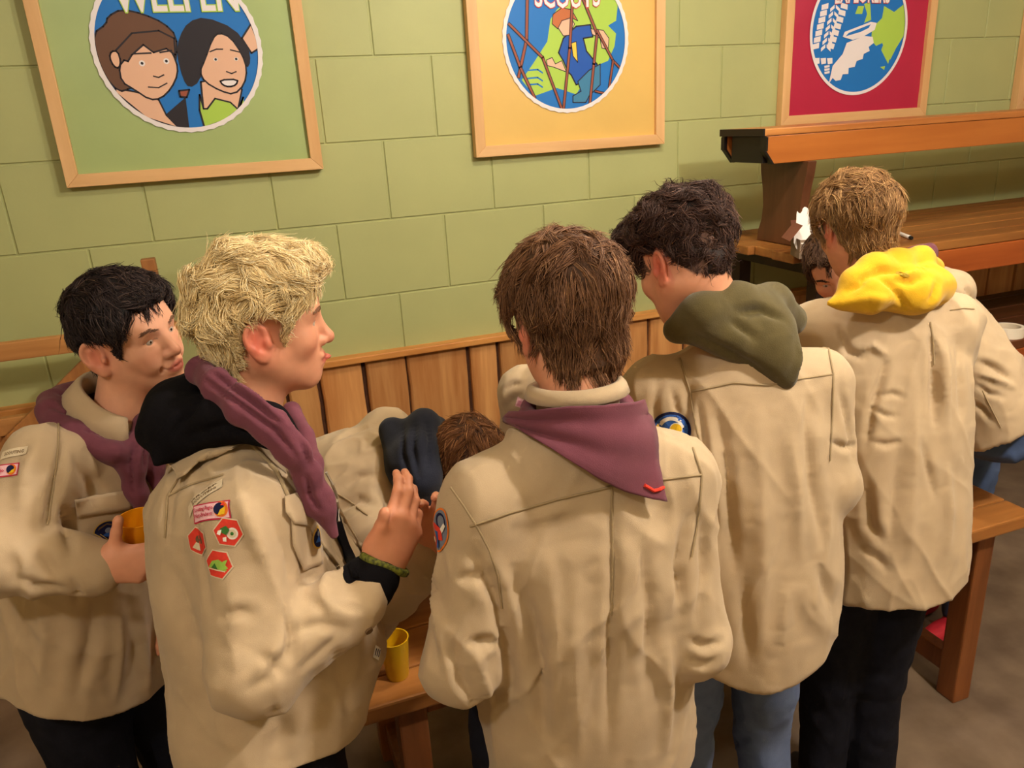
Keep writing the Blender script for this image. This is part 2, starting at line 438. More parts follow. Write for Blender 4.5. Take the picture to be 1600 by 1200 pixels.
def tall_table():
    t = empty('stacked_table', (3.5, -.43, 0)); tag(t, 'high brown plank table along the wall with a bench standing on top', 'table')
    top = MB(); ys = [-.83, -.72, -.585, -.46, -.33, -.19, -.06]; st = [2.02, 1.985, 2.0, 1.97, 2.04, 2.0]
    for (y0, y1), s in zip(zip(ys, ys[1:]), st): top.box(((s+5.2)/2, (y0+y1)/2, 1.342), (5.2-s, y1-y0-.005, .036), bev=.005)
    top.build('tabletop', wood('old_tabletop', (170, 112, 56), (126, 74, 34), rough=.4, axis=0, freq=7, bump=.3), t)
    ap = MB(); ap.box((3.65, -.815, 1.272), (3.0, .03, .1)); ap.build('apron', wood('orange_apron', (178, 92, 40), (150, 70, 28), rough=.4, axis=0, freq=6), t)
    DK = mat('dark_stained_wood', (46, 28, 20), rough=.6, noise=.3, nscale=12)
    for x in (2.14, 2.6): MB().box((x, -.44, 1.29), (.07, .7, .06)).build('cross_batten', DK, t)
    for x in (2.16, 2.62, 5.12):
        for y in (-.16, -.66): MB().box((x, y, .632), (.06, .06, 1.264), bev=.004).build('leg', DK, t)
    MB().bar((2.16, -.16, .7), (2.16, -.66, .7), .04, .06).build('brace', DK, t); MB().bar((2.16, -.66, .25), (2.62, -.66, .25), .04, .06).build('brace', DK, t)
tall_table()
def low_table():
    t = empty('low_table', (4.0, -.5, 0)); tag(t, 'dark brown lower table tucked under the high table, tape roll on its edge', 'table')
    top = MB()
    for y0, y1 in ((-.87, -.75), (-.745, -.6), (-.59, -.45), (-.44, -.3), (-.29, -.22)): top.box((3.85, (y0+y1)/2, .88), (2.3, y1-y0-.004, .04), bev=.005)
    top.build('tabletop', wood('dark_tabletop', (112, 62, 34), (82, 44, 26), rough=.4, axis=0, freq=7), t)
    MB().box((3.85, -.855, .812), (2.2, .03, .096)).build('apron', MATS['orange_apron'], t)
    for x in (2.8, 4.8):
        for y in (-.8, -.3): MB().box((x, y, .43), (.07, .06, .86), bev=.004).build('leg', LEGW, t)
low_table()

def bench():
    t = empty('wooden_bench', (3.6, -.475, 1.36)); tag(t, 'orange varnished bench set on top of the high table, black painted end', 'bench')
    OR = wood('orange_bench', (182, 108, 48), (158, 86, 34), rough=.35, axis=0, freq=5, bump=.2)
    BK = mat('black_paint_and_shade', (26, 20, 18), rough=.45)
    MB().box((3.6, -.472, 1.808), (3.38, .275, .026), bev=.005).build('seat', wood('bench_seat', (204, 138, 74), (168, 100, 48), rough=.4, axis=0, freq=7), t)
    ex, ez = A(1, 0, 0), A(0, 0, 1)
    for y in (-.605, -.36):
        poly = [(1.915, 1.76), (1.915, 1.742), (1.955, 1.692), (5.25, 1.692), (5.29, 1.742), (5.29, 1.794), (1.915, 1.794)]
        MB().prism(poly, (0, y+.022, 0), ex, ez, A(0, -1, 0), .022, bev=.003).build('apron', OR, t)
    # black painted end grain of seat and aprons; the hollow between them is filled black
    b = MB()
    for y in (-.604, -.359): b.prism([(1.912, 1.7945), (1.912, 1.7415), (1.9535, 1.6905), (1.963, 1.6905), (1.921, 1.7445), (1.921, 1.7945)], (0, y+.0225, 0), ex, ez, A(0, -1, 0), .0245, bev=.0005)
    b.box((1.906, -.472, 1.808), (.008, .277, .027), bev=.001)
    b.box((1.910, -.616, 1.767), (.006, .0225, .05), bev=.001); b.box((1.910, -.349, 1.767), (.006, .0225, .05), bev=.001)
    b.box((1.966, -.4825, 1.744), (.08, .1955, .098), bev=.002)  # black box in the open end, stands for the shade inside
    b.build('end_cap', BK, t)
    # shaped plank legs
    prof = [(.0, 0), (.005, .04), (.03, .09), (.038, .15), (.026, .22), (.008, .28), (.0, .33)]
    for x in (2.10, 4.9):
        L = [(-.63+d*.8, 1.362+z) for d, z in prof]; R_ = [(-.34-d*.8, 1.362+z) for d, z in prof[::-1]]
        MB().prism(L+R_, (x, 0, 0), A(0, 1, 0), A(0, 0, 1), A(1, 0, 0), .04, bev=.004).build('leg', wood('dark_bench_leg', (104, 62, 38), (74, 40, 24), rough=.4, axis=2, freq=8), t)
bench()

# ---- small things on the tables
WHITE = mat('white_paper', (240, 232, 225), rough=.7)
def cup(name, c, h, r0, r1, m, label, R=None):
    o = empty(name, c); tag(o, label, 'cup', 'plastic drinking cups')
    p = [(0, 0), (r0*.93, 0), (r0, .004), (r1, h-.004), (r1+.0012, h), (r1-.0016, h), (r0-.003, .006), (0, .006)]
    b = MB().lathe((0, 0, 0), [(max(r, .0003), z) for r, z in p], 40)
    V = np.array(b.V)
    if R is not None: V = V@np.asarray(R).T
    b.V = [tuple(v) for v in V+np.asarray(c)]
    autosmooth(b.build('cup_wall', m, o)); return o
def tape_roll():
    c = A(3.075, -.80, .9); t = tag(empty('tape_roll', c), 'cream masking tape roll lying on the low table edge', 'tape')
    MB().lathe(c, [(.05, .0), (.062, .0), (.0625, .001), (.0625, .043), (.062, .044), (.05, .044)], 48).build('tape', mat('masking_tape', (246, 232, 212), rough=.6), t)
    MB().lathe(c, [(.046, .001), (.0495, .001), (.0495, .043), (.046, .043)], 48).build('core', mat('card_core', (222, 205, 180), rough=.8), t)
tape_roll()
def pen():
    a = A(2.62, -.585, 1.3675); b = A(2.545, -.735, 1.3675); d = nrm(b-a)
    t = tag(empty('marker_pen', (a+b)/2), 'white marker pen with black end on the high table', 'pen')
    autosmooth(MB().tube([a, a+d*.02, a+d*.1, b-d*.022, b-d*.02], [.0065, .0075, .0075, .0075, .006], 14).build('pen_barrel', WHITE, t))
    autosmooth(MB().tube([b-d*.02, b-d*.004, b], [.0072, .0072, .005], 14).build('pen_cap', mat('black_plastic', (22, 20, 20), rough=.4), t))
pen()
def paper_box():
    c = A(2.015, -.775, 1.36); t = tag(empty('carton', c), 'open brown carton with white paper on the corner of the high table', 'box')
    R = np.array(Matrix.Rotation(math.radians(-22), 3, 'Z')); CB = mat('grey_card', (128, 108, 92), rough=.8, noise=.1, nscale=20)
    f = lambda *p: c+R@A(*p)
    w = MB()
    for s, (dx, dy, sx, sy) in enumerate(((-.058, 0, .003, .1), (.058, 0, .003, .1), (0, -.05, .119, .003), (0, .05, .119, .003))): w.box(f(dx, dy, .035), (sx, sy, .07), R, .001)
    w.box(f(0, 0, .002), (.118, .1, .003), R, .001); w.build('carton_wall', CB, t)
    fl = MB(); RF = R@np.array(Matrix.Rotation(math.radians(-52), 3, 'Y')); fl.box(f(-.075, 0, .095), (.07, .1, .002), RF@np.eye(3), .0005); RB = R@np.array(Matrix.Rotation(math.radians(-28), 3, 'X')); fl.box(f(0, .06, .1), (.118, .002, .06), RB, .0005)
    fl.build('flap', mat('brown_card', (134, 84, 66), rough=.8, noise=.1, nscale=20), t)
    MB().box(f(0, -.0525, .058), (.112, .001, .005), R, 0).build('white_stripe', WHITE, t)
    MB().box(f(.01, -.0525, .03), (.02, .001, .03), R, .0).build('label_panel', mat('pale_label', (190, 175, 160), rough=.6), t)
    MB().box(f(.02, -.0515, .068), (.06, .003, .012), R, .0).build('red_print', mat('red_print', (176, 58, 52), rough=.6), t)
    # crumpled paper
    r = np.random.default_rng(2); n = 12; g = np.linspace(-1, 1, n); X, Y = np.meshgrid(g, g)
    Z = vnoise(np.stack([X.ravel()*1.3, Y.ravel()*1.3, 0*X.ravel()], 1), 2.2).reshape(n, n)*.022+.02*Y
    V = [f(-.022+.036*X[i, j]+.012*Y[i, j], .012+.02*Y[i, j]+Z[i, j]*.5, .105+.038*Y[i, j]+.02*X[i, j]*0+Z[i, j]) for i in range(n) for j in range(n)]
    F = [(i*n+j, i*n+j+1, (i+1)*n+j+1, (i+1)*n+j) for i in range(n-1) for j in range(n-1)]
    o = mesh('crumpled_paper', V, F, WHITE, t); md = o.modifiers.new('thickness', 'SOLIDIFY'); md.thickness = .0008
paper_box()
CUPY = mat('yellow_plastic', (226, 178, 18), rough=.35, spec=.5, sss=.0, trans=.15)
cup('plastic_cup', tuple(atz(622, 1055, .69)), .105, .026, .034, CUPY, 'yellow plastic cup standing on the table edge beside the blond boy')

# ---- wooden frame leaning behind the boys on the left
def trestle():
    t = tag(empty('wooden_rack', (-.55, -.3, 0)), 'plain wooden rack of posts and rails against the wall at left', 'rack')
    W1 = wood('rack_wood', (176, 116, 62), (134, 82, 40), rough=.55, axis=2, freq=10); W2 = wood('rack_rail_wood', (196, 138, 78), (160, 104, 54), rough=.55, axis=0, freq=8)
    MB().bar((-.285, -.22, 1.53), (-.27, -.22, 0.), .045, .045, up=(0, 1, 0)).build('post', W1, t)
    MB().bar((-1.5, -.22, 1.53), (-1.5, -.22, 0.), .045, .045, up=(0, 1, 0)).build('post', W1, t)
    MB().bar((-1.6, -.262, 1.29), (-.225, -.262, 1.282), .035, .06).build('rail', W2, t)
    MB().bar((-1.6, -.262, 1.04), (-.2, -.262, 1.03), .035, .06).build('rail', W2, t)
    MB().bar((-1.03, -.315, .78), (-.36, -.315, 1.32), .04, .09, up=(0, 0, 1)).build('brace', W1, t)
trestle()
# ================================================================== posters
FRW = wood('pine_frame', (230, 184, 130), (208, 158, 102), rough=.5, axis=0, freq=7)
FRV = wood('pine_frame_upright', (230, 184, 130), (208, 158, 102), rough=.5, axis=2, freq=7)
PY = -.024
def flat(rgb, name): return mat('print_'+name, rgb, rough=.5, spec=.3, noise=.02, nscale=5)
INK = dict(blue=flat((30, 112, 190), 'blue'), white=flat((232, 222, 222), 'white'), brown=flat((104, 70, 52), 'brown'), black=flat((38, 32, 40), 'black'), skin=flat((226, 178, 150), 'skin'),
           lime=flat((168, 200, 80), 'lime'), rust=flat((150, 78, 58), 'rust'), hair=flat((186, 104, 58), 'ginger'), navy=flat((28, 82, 170), 'navy'), jean=flat((60, 122, 160), 'jean'), yellow=flat((246, 196, 70), 'yellow'), red=flat((200, 60, 60), 'red'))
KEYS = list(INK)
class Art:
    """printed artwork: flat inked shapes lying on the poster sheet"""
    def __init__(s, cx, cz, r, x0, y0, sc): s.V = []; s.F = []; s.MI = []; s.cx, s.cz, s.r = cx, cz, r; s.o = (x0, y0, sc); s.k = 0
    def w(s, p):
        q = aty(s.o[0]+p[0]*s.o[2], s.o[1]+p[1]*s.o[2], PY); return np.array([q[0], q[2]])
    def put(s, P2, F, ink):
        s.k += 1; y = PY-.0006-.00009*s.k; b = len(s.V)
        s.V += [(p[0], y, p[1]) for p in P2]; s.F += [tuple(i+b for i in f) for f in F]; s.MI += [KEYS.index(ink)]*len(F)
    def clip(s, p):
        d = np.array(p)-(s.cx, s.cz); l = np.linalg.norm(d); m = s.r-.004
        return np.array([s.cx, s.cz])+d*min(1, m/l)
    def poly(s, pts, ink, world=False, smooth=0):
        P = [np.array(p) if world else s.w(p) for p in pts]
        for _ in range(smooth):
            Q = []
            for a, b in zip(P, P[1:]+P[:1]): Q += [a*.75+b*.25, a*.25+b*.75]
            P = Q
        # subdivide then clip to the disc
        Q = []
        for a, b in zip(P, P[1:]+P[:1]):
            n = max(1, int(np.linalg.norm(b-a)/.012)); Q += [a+(b-a)*i/n for i in range(n)]
        P = [s.clip(p) for p in Q]
        T = mgeo.tessellate_polygon([[Vector((p[0], p[1], 0)) for p in P]])
        F = []
        for t in T:
            a, b, c = [P[i] for i in t]; cr = (b[0]-a[0])*(c[1]-a[1])-(b[1]-a[1])*(c[0]-a[0])
            F.append(tuple(t) if cr > 0 else tuple(t)[::-1])
        s.put(P, F, ink)
    def line(s, pts, wd, ink='black', closed=False, world=False):
        P = [s.clip(p if world else s.w(p)) for p in pts]
        if closed: P.append(P[0])
        V = []; F = []
        for a, b in zip(P, P[1:]):
            d = b-a; l = np.linalg.norm(d)
            if l < 1e-5: continue
            d = d/l; n = np.array([-d[1], d[0]])*wd/2; n0 = len(V); e = d*wd*.35
            V += [a-n-e, b-n+e, b+n+e, a+n-e]; F.append((n0, n0+1, n0+2, n0+3))
        s.put(V, F, ink)
    def shape(s, pts, ink, wd=.0055, smooth=0):
        s.poly(pts, ink, smooth=smooth)
        P = [s.w(p) for p in pts]
        for _ in range(smooth):
            Q = []
            for a, b in zip(P, P[1:]+P[:1]): Q += [a*.75+b*.25, a*.25+b*.75]
            P = Q
        if wd: s.line(P, wd, closed=True, world=True)
    def disc(s, c, r, ink, n=72, world=True, ry=None):
        c = np.array(c) if world else s.w(c)
        P = [c+np.array([r*math.cos(2*math.pi*i/n), (ry or r)*math.sin(2*math.pi*i/n)]) for i in range(n)]
        s.put(P, [tuple(range(n))], ink)
    def rope(s):
        n = 90; r0, r1 = s.r-.008, s.r+.009; V = []; F = []
        for i in range(n):
            for r in (r0, r1*1.0 if i % 2 else r1-.0035): a = 2*math.pi*i/n; V.append((s.cx+r*math.cos(a), s.cz+r*math.sin(a)))
        for i in range(n): j = (i+1) % n; F.append((2*i, 2*i+1, 2*j+1, 2*j))
        s.put(V, F, 'white')
    def text(s, t, cx, base, width, height, ink, grow=0., arc=0.):
        c = bpy.data.curves.new('t', 'FONT'); c.body = t; c.size = 1; c.align_x = 'CENTER'; c.offset = .012+grow*.7; c.resolution_u = 2
        o = bpy.data.objects.new('t', c); COL.objects.link(o)
        dg = bpy.context.evaluated_depsgraph_get(); me = o.evaluated_get(dg).to_mesh()
        V = np.array([v.co[:2] for v in me.vertices]); F = [tuple(p.vertices) for p in me.polygons]; o.evaluated_get(dg).to_mesh_clear()
        bpy.data.objects.remove(o); bpy.data.curves.remove(c)
        w0 = {'WELPEN': 3.9, 'SCOUTS': 3.95, 'EXPLORERS': 5.9}[t]
        V = np.stack([cx+V[:, 0]*width/w0, base+V[:, 1]*height/.73-arc*(1-(V[:, 0]/w0*2)**2)], 1)
        s.put(V, F, ink)

def poster(xc, zc, size, sheet_rgb, sheet_name, label, art=None):
    t = tag(empty('poster', (xc, -.02, zc)), label, 'poster', 'square framed posters on the block wall')
    h = size/2; w = .042; th = .04
    ex, ez = A(1, 0, 0), A(0, 0, 1); fr = MB()
    for a, b, m in (((-h, -h), (h, -h), 0), ((h, h), (-h, h), 0), ((h, -h), (h, h), 1), ((-h, h), (-h, -h), 1)):
        a, b = np.array(a), np.array(b); ia = a*(1-w/h); ib = b*(1-w/h)
        fr.prism([a, b, ib, ia], (xc, -.002, zc), ex, ez, A(0, -1, 0), th, mi=m, bev=.002)
    fr.build('frame', [FRW, FRV], t)
    # slightly rippled printed sheet
    n = 28; g = np.linspace(-h+.03, h-.03, n); X, Z = np.meshgrid(g, g, indexing='ij')
    e = np.minimum(h-.04-np.abs(X), h-.04-np.abs(Z)); rp = vnoise(np.stack([X.ravel(), 0*X.ravel()+xc, Z.ravel()], 1), 14).reshape(n, n)*.0022*np.exp(-np.maximum(e, 0)/.05)
    V = [(xc+X[i, j], PY+rp[i, j], zc+Z[i, j]) for i in range(n) for j in range(n)]
    F = [(i*n+j, (i+1)*n+j, (i+1)*n+j+1, i*n+j+1) for i in range(n-1) for j in range(n-1)]
    sh = mesh('sheet', V, F, mat('sheet_'+sheet_name, sheet_rgb, rough=.42, spec=.4, noise=.03, nscale=6), t, smooth=True)
    if art: mesh('emblem', art.V, art.F, [INK[k] for k in KEYS], sh, mi=art.MI)
    return t

# --- left poster: two children's faces on blue
a = Art(-.07, 2.2, .265, 120, 0, .2)
a.disc((a.cx, a.cz), a.r, 'blue')
a.shape([(640, 780), (700, 900), (800, 1010), (500, 1010), (250, 760), (300, 690), (470, 720)], 'skin')              # shoulder
a.shape([(850, 760), (880, 1000), (800, 1010), (700, 890)], 'black', 0)                                                # plait
a.shape([(130, 260), (230, 190), (240, 130), (350, 70), (520, 110), (680, 180), (780, 280), (780, 450), (740, 640), (600, 600), (420, 690), (330, 720), (220, 600), (150, 420)], 'brown', smooth=1)
a.shape([(330, 520), (380, 400), (520, 300), (700, 330), (780, 480), (790, 580), (740, 690), (660, 770), (570, 780), (450, 700), (350, 640)], 'skin', smooth=1)
a.shape([(330, 520), (300, 400), (430, 260), (640, 240), (760, 300), (770, 430), (700, 380), (600, 410), (520, 350), (430, 430), (400, 480), (370, 470)], 'brown', smooth=0)
a.shape([(345, 480), (320, 400), (270, 400), (255, 450), (290, 520), (330, 535)], 'skin', smooth=1)
for x, y in ((510, 495), (700, 478)): a.disc((x, y), .0095, 'white', 24, False); a.disc((x, y), .0045, 'black', 20, False)
a.line([(450, 420), (580, 415)], .005); a.line([(650, 410), (740, 395)], .005)
a.line([(600, 595), (640, 605), (680, 585)], .004); a.line([(560, 680), (640, 685), (705, 650)], .004)
a.shape([(800, 290), (870, 170), (1000, 130), (1230, 220), (1340, 370), (1360, 480), (1330, 540), (1200, 400), (1100, 300), (1000, 480), (960, 640), (880, 690), (830, 620), (780, 420)], 'black', 0, smooth=1)
a.shape([(970, 640), (990, 850), (1060, 860), (1260, 850), (1290, 700), (1200, 600)], 'skin')
a.shape([(1060, 300), (1110, 255), (1200, 290), (1290, 420), (1330, 540), (1310, 660), (1230, 740), (1120, 710), (1000, 640), (960, 560), (1000, 470)], 'skin', smooth=1)
a.shape([(960, 740), (990, 850), (1020, 850), (1080, 770), (1200, 800), (1265, 860), (1300, 760), (1320, 900), (1180, 980), (1000, 1000), (960, 860)], 'lime')
a.shape([(1290, 300), (1360, 190), (1420, 300), (1420, 380), (1365, 415)], 'skin')
for x, y in ((1085, 465), (1245, 462)): a.disc((x, y), .0075, 'white', 24, False, ry=.0055); a.disc((x, y), .0042, 'black', 20, False)
a.line([(1040, 405), (1090, 385), (1140, 385)], .004); a.line([(1200, 390), (1280, 410)], .004)
a.line([(1170, 560), (1210, 575), (1245, 560)], .004)
a.shape([(1115, 625), (1260, 620), (1245, 665), (1190, 680), (1140, 665)], 'white', smooth=1)
a.shape([(800, 710), (880, 700), (860, 760), (810, 755)], 'rust')
a.text('WELPEN', -.045, 2.318, .4, .1, 'lime', .05); a.text('WELPEN', -.045, 2.318, .4, .1, 'white', .01)
a.rope()
poster(-.0735, 2.203, .865, (160, 176, 114), 'green', 'green poster with two cartoon children, wooden frame, leftmost on wall', a)
# --- middle poster: climber among poles
a = Art(1.382, 2.196, .268, 680, 0, .25)
a.disc((a.cx, a.cz), a.r, 'blue')
a.poly([(720, 120), (760, 60), (900, -60), (1150, -60), (1130, 130), (1080, 160), (1130, 210), (1120, 290), (1080, 380), (1010, 410), (900, 560), (880, 590), (760, 550), (620, 600), (540, 500), (610, 400), (700, 260)], 'lime')
for y in (440, 490, 530): a.line([(580, y), (640, y-5), (670, y+15)], .006, 'blue')
a.shape([(880, 165), (970, 155), (985, 230), (925, 240), (945, 320), (1010, 400), (1030, 470), (880, 530), (850, 470), (830, 450), (800, 380), (770, 330), (800, 240)], 'navy')
a.shape([(790, 380), (750, 400), (730, 360), (695, 375), (700, 410), (740, 420), (820, 450)], 'skin', .003)
a.shape([(970, 180), (1050, 190), (1085, 240), (1080, 310), (1040, 300), (1030, 240), (980, 215)], 'skin', .003)
a.shape([(765, 170), (780, 130), (840, 100), (870, 150), (840, 220), (800, 225)], 'skin', .003)
a.shape([(730, 150), (735, 90), (790, 50), (850, 60), (890, 130), (850, 110), (790, 130), (765, 180)], 'hair', .003)
a.shape([(850, 270), (880, 260), (890, 390), (860, 350)], 'yellow', .003)
a.shape([(890, 510), (960, 440), (1030, 400), (1030, 530), (960, 600), (940, 640), (860, 640), (860, 600), (910, 570)], 'jean', .004)
for pl, wd in (([(575, -60), (570, 250), (520, 480)], .009), ([(860, -60), (840, 300), (800, 690)], .008), ([(900, -60), (1010, 210), (990, 400), (965, 650)], .008), ([(460, 150), (670, 360), (790, 680)], .007), ([(455, 220), (530, 420), (620, 610)], .008), ([(1010, 190), (1110, 380), (1160, 430)], .006), ([(1110, 380), (1090, 560)], .006), ([(1000, 570), (1060, 590)], .005)):
    a.line(pl, wd+.006); a.line(pl, wd, 'rust')
a.text('SCOUTS', 1.39, 2.322, .3, .085, 'red', .05, .008); a.text('SCOUTS', 1.39, 2.322, .3, .085, 'white', .01, .008)
a.rope()
poster(1.394, 2.2, .86, (220, 180, 100), 'yellow', 'yellow poster with a climbing scout, wooden frame, above the middle boys', a)
# --- right poster: boot print, wing and map
a = Art(2.852, 2.206, .272, 1100, 0, .3125)
a.disc((a.cx, a.cz), a.r, 'blue')
a.poly([(890, 90), (900, 30), (950, 60), (1000, 20), (1010, 160), (960, 240), (930, 300), (910, 260), (890, 215), (860, 230), (835, 200), (840, 140)], 'lime')
a.poly([(755, 70), (770, 30), (800, 30), (790, 70)], 'lime'); a.poly([(800, 20), (830, 10), (835, 100), (800, 115), (815, 70)], 'lime')
a.poly([(895, 225), (930, 280), (920, 320), (885, 250)], 'lime'); a.poly([(880, 335), (905, 330), (900, 350)], 'lime')
for i in range(7):
    y = 25+i*33; x = 610-i*8
    a.poly([(x-22, y), (x+12, y-10), (x+10, y+18), (x-24, y+26)], 'white'); a.poly([(x+75+i*-3, y-12), (x+108-i*3, y-2), (x+106-i*4, y+24), (x+72-i*4, y+14)], 'white')
    a.poly([(x+20, y+18), (x+42, y-2), (x+42, y+16), (x+20, y+36)], 'white'); a.poly([(x+48, y-2), (x+68, y+18), (x+68, y+36), (x+48, y+16)], 'white')
for i in range(3): a.poly([(548+i*32, 292), (575+i*32, 290), (575+i*32, 318), (552+i*32, 322)], 'white'); a.poly([(598, 330+i*15), (625, 325+i*15), (625, 336+i*15), (600, 341+i*15)], 'white')
a.poly([(620, 420), (640, 330), (690, 270), (710, 215), (800, 180), (840, 185), (845, 215), (820, 235), (825, 255), (795, 270), (790, 295), (760, 305), (750, 335), (720, 340), (718, 370), (690, 372), (680, 400), (655, 405), (640, 390)], 'white')
a.poly([(690, 185), (700, 160), (830, 110), (860, 115), (850, 150), (790, 185), (740, 200)], 'white'); a.poly([(705, 182), (720, 165), (830, 122), (820, 140), (780, 160)], 'blue')
a.text('EXPLORERS', 2.855, 2.318, .36, .075, 'red', .05, -.004); a.text('EXPLORERS', 2.855, 2.318, .36, .075, 'white', .01, -.004)
n = 90; V = []; F = []
for i in range(n):
    for r in (a.r-.006, a.r+.008): t_ = 2*math.pi*i/n; V.append((a.cx+r*math.cos(t_), a.cz+r*math.sin(t_)))
for i in range(n): j = (i+1) % n; F.append((2*i, 2*i+1, 2*j+1, 2*j))
a.put(V, F, 'white')
poster(2.862, 2.24, .86, (178, 34, 66), 'crimson', 'crimson poster with boot print and wing, wooden frame, behind the bench', a)
poster(4.33, 2.24, .86, (214, 84, 30), 'orange', 'orange poster in wooden frame cut off at the right edge', None)
# ================================================================== people: building blocks
QUALITY = 1.0
KHAKI = mat('khaki_cotton', (188, 164, 134), rough=.85, noise=.05, nscale=14, bump=.25, bscale=900, spec=.15, sheen=.15)
KHAKI_SEAM_SHADE = mat('khaki_seam_shade', (160, 138, 106), rough=.9)  # seam strips tinted darker: the groove's shadow painted into their colour
PURPLE = mat('purple_scarf_cotton', (112, 62, 76), rough=.85, noise=.07, nscale=25, bump=.25, bscale=700, spec=.12, sheen=.1)
BLACKC = mat('black_sweat_fabric', (19, 17, 21), rough=.95, noise=.12, nscale=40, bump=.4, bscale=500, spec=.08)
NAVYC = mat('dark_navy_sweat_fabric', (38, 40, 52), rough=.95, noise=.1, nscale=40, bump=.4, bscale=500, spec=.1, sheen=.1)
OLIVE = mat('olive_sweat_fabric', (84, 74, 46), rough=.95, noise=.07, nscale=40, bump=.4, bscale=500, spec=.1, sheen=.2)
YELLOW = mat('yellow_sweat_fabric', (218, 170, 36), rough=.92, noise=.05, nscale=40, bump=.4, bscale=500, spec=.1, sheen=.2)
DARKJ = mat('dark_navy_trousers', (22, 22, 32), rough=.85, noise=.2, nscale=30, bump=.3, bscale=700, spec=.15)
JEANS = mat('blue_denim', (98, 112, 148), rough=.85, noise=.16, nscale=16, bump=.35, bscale=700, spec=.15)
JEANS2 = mat('mid_blue_denim', (72, 88, 124), rough=.85, noise=.2, nscale=16, bump=.35, bscale=700, spec=.15)
SKIN = mat('skin', (214, 150, 118), rough=.5, attr='tint', noise=.03, nscale=60, bump=.06, bscale=500, spec=.35, sss=.12)
EYEW = mat('eye_white', (188, 170, 156), rough=.25, spec=.5); EYED = mat('eye_dark', (40, 26, 20), rough=.2, spec=.5)
SOLE = mat('dark_sole', (40, 36, 34), rough=.8); SHOE = mat('dark_shoe', (44, 42, 46), rough=.7); REDSHOE = mat('red_shoe_fabric', (176, 30, 44), rough=.7, noise=.1, nscale=40)

def frame(fwd, up=(0, 0, 1)):
    f = nrm(fwd); r = nrm(np.cross(f, up)); u = np.cross(r, f); return np.stack([r, f, u], 1)

EAR_Y, EAR_Z = -.012, -.012
def head_ops(jaw=1., mouth='rest', nose=1., eyes=.0, ear=1., flare=0.):
    o = [('u', ell((0, -.012, .026), (.074, .096, .087)), 0),
         ('u', ell((0, .03, .035), (.062, .054, .058)), .03),
         ('u', ell((0, .026, -.03), (.058*jaw, .056, .078)), .03)]
    for s in (-1, 1):
        o += [('u', cone((s*.050*jaw, -.002, -.045), (s*.016, .056, -.092), .024, .016), .035),
              ('u', ell((s*.040, .050, -.026), (.024, .024, .022)), .022)]
    o += [('u', ell((0, .064, -.094), (.020, .016, .016)), .02), ('u', ell((0, .060, -.062), (.030, .028, .028)), .022),
          ('u', cone((-.034, .068, .020), (.034, .068, .020), .013), .018)]
    for s in (-1, 1):
        o += [('s', ell((s*.031, .092, .000), (.018, .0145, .012)), .016),
              ('u', ell((s*.031, .0670, .0112+eyes), (.0175, .0128, .0088)), .004), ('u', ell((s*.031, .0660, -.0102-eyes*.6), (.0170, .0125, .0080)), .004)]
    o += [('u', cone((0, .080, .008), (0, .0985*nose, -.030), .0068, .0105), .014), ('u', ell((0, .098*nose, -.033), (.0108, .0105, .0095)), .008)]
    for s in (-1, 1): o += [('u', ell((s*.0125, .0875, -.0365), (.0075, .0100, .0075)), .007), ('s', ell((s*.0065, .094, -.0445), (.0038, .006, .003)), .003)]
    if mouth == 'smile':
        o += [('u', ell((0, .0845, -.0600), (.026, .0095, .0062)), .008), ('u', ell((0, .0830, -.0715), (.022, .0100, .0080)), .008),
              ('s', cone((-.028, .080, -.0618), (0, .095, -.0660), .0016), .003), ('s', cone((.028, .080, -.0618), (0, .095, -.0660), .0016), .003)]
        for s in (-1, 1): o += [('u', ell((s*.038, .062, -.048), (.016, .016, .018)), .015), ('s', ell((s*.0305, .077, -.062), (.003, .006, .006)), .006)]
    else:
        o += [('u', ell((0, .0850, -.0605), (.0225, .0095, .0060)), .008), ('u', ell((0, .0830, -.0715), (.0195, .0100, .0075)), .008),
              ('s', ell((0, .095, -.0660), (.024, .0095, .0012)), .003)]
    if mouth == 'tongue': o += [('u', ell((0, .0945, -.0665), (.011, .010, .0045)), .002)]
    for s in (-1, 1):
        Re = frame((s*.55, .83, .05), (s*-.15, -.12, 1))       # ear plate: its thin axis points out and forward
        c = np.array((s*.079, EAR_Y-.004, EAR_Z))
        ax_out = nrm((s*.93, .30+flare, .0)); c = c+np.array((s*(ear-1)*.012+s*flare*.010, -(ear-1)*.012, 0)); ax_up = nrm(np.array((0, -.16, 1.))-ax_out*np.dot((0, -.16, 1.), ax_out)); ax_b = np.cross(ax_out, ax_up)
        Re = np.stack([ax_out, ax_b, ax_up], 1)
        e_ = ear; fb = np.array((0, 1., 0))
        o += [('u', ell(c, np.array((.0065, .0180, .0310))*e_, Re), .008), ('u', ell(c+ax_up*.007*e_, np.array((.0075, .0200, .0240))*e_, Re), .005),
              ('s', ell(c+ax_out*.0080*e_+ax_up*.009*e_-fb*.001, np.array((.0085, .0150, .0180))*e_, Re), .003), ('s', ell(c+ax_out*.008*e_-ax_up*.007*e_+fb*.004, np.array((.0080, .0090, .0095))*e_, Re), .003),
              ('u', cone(c+ax_up*.014*e_-fb*.002+ax_out*.0005, c-ax_up*.006*e_-fb*.006+ax_out*.0005, .0034*e_, .0030*e_), .004), ('u', ell(c+np.array((s*-.001, .0165*e_, -.004)), (.005, .005, .008)), .005), ('u', ell(c-ax_up*.026*e_+fb*.004, np.array((.0055, .0085, .0080))*e_, Re), .006)]
    return o
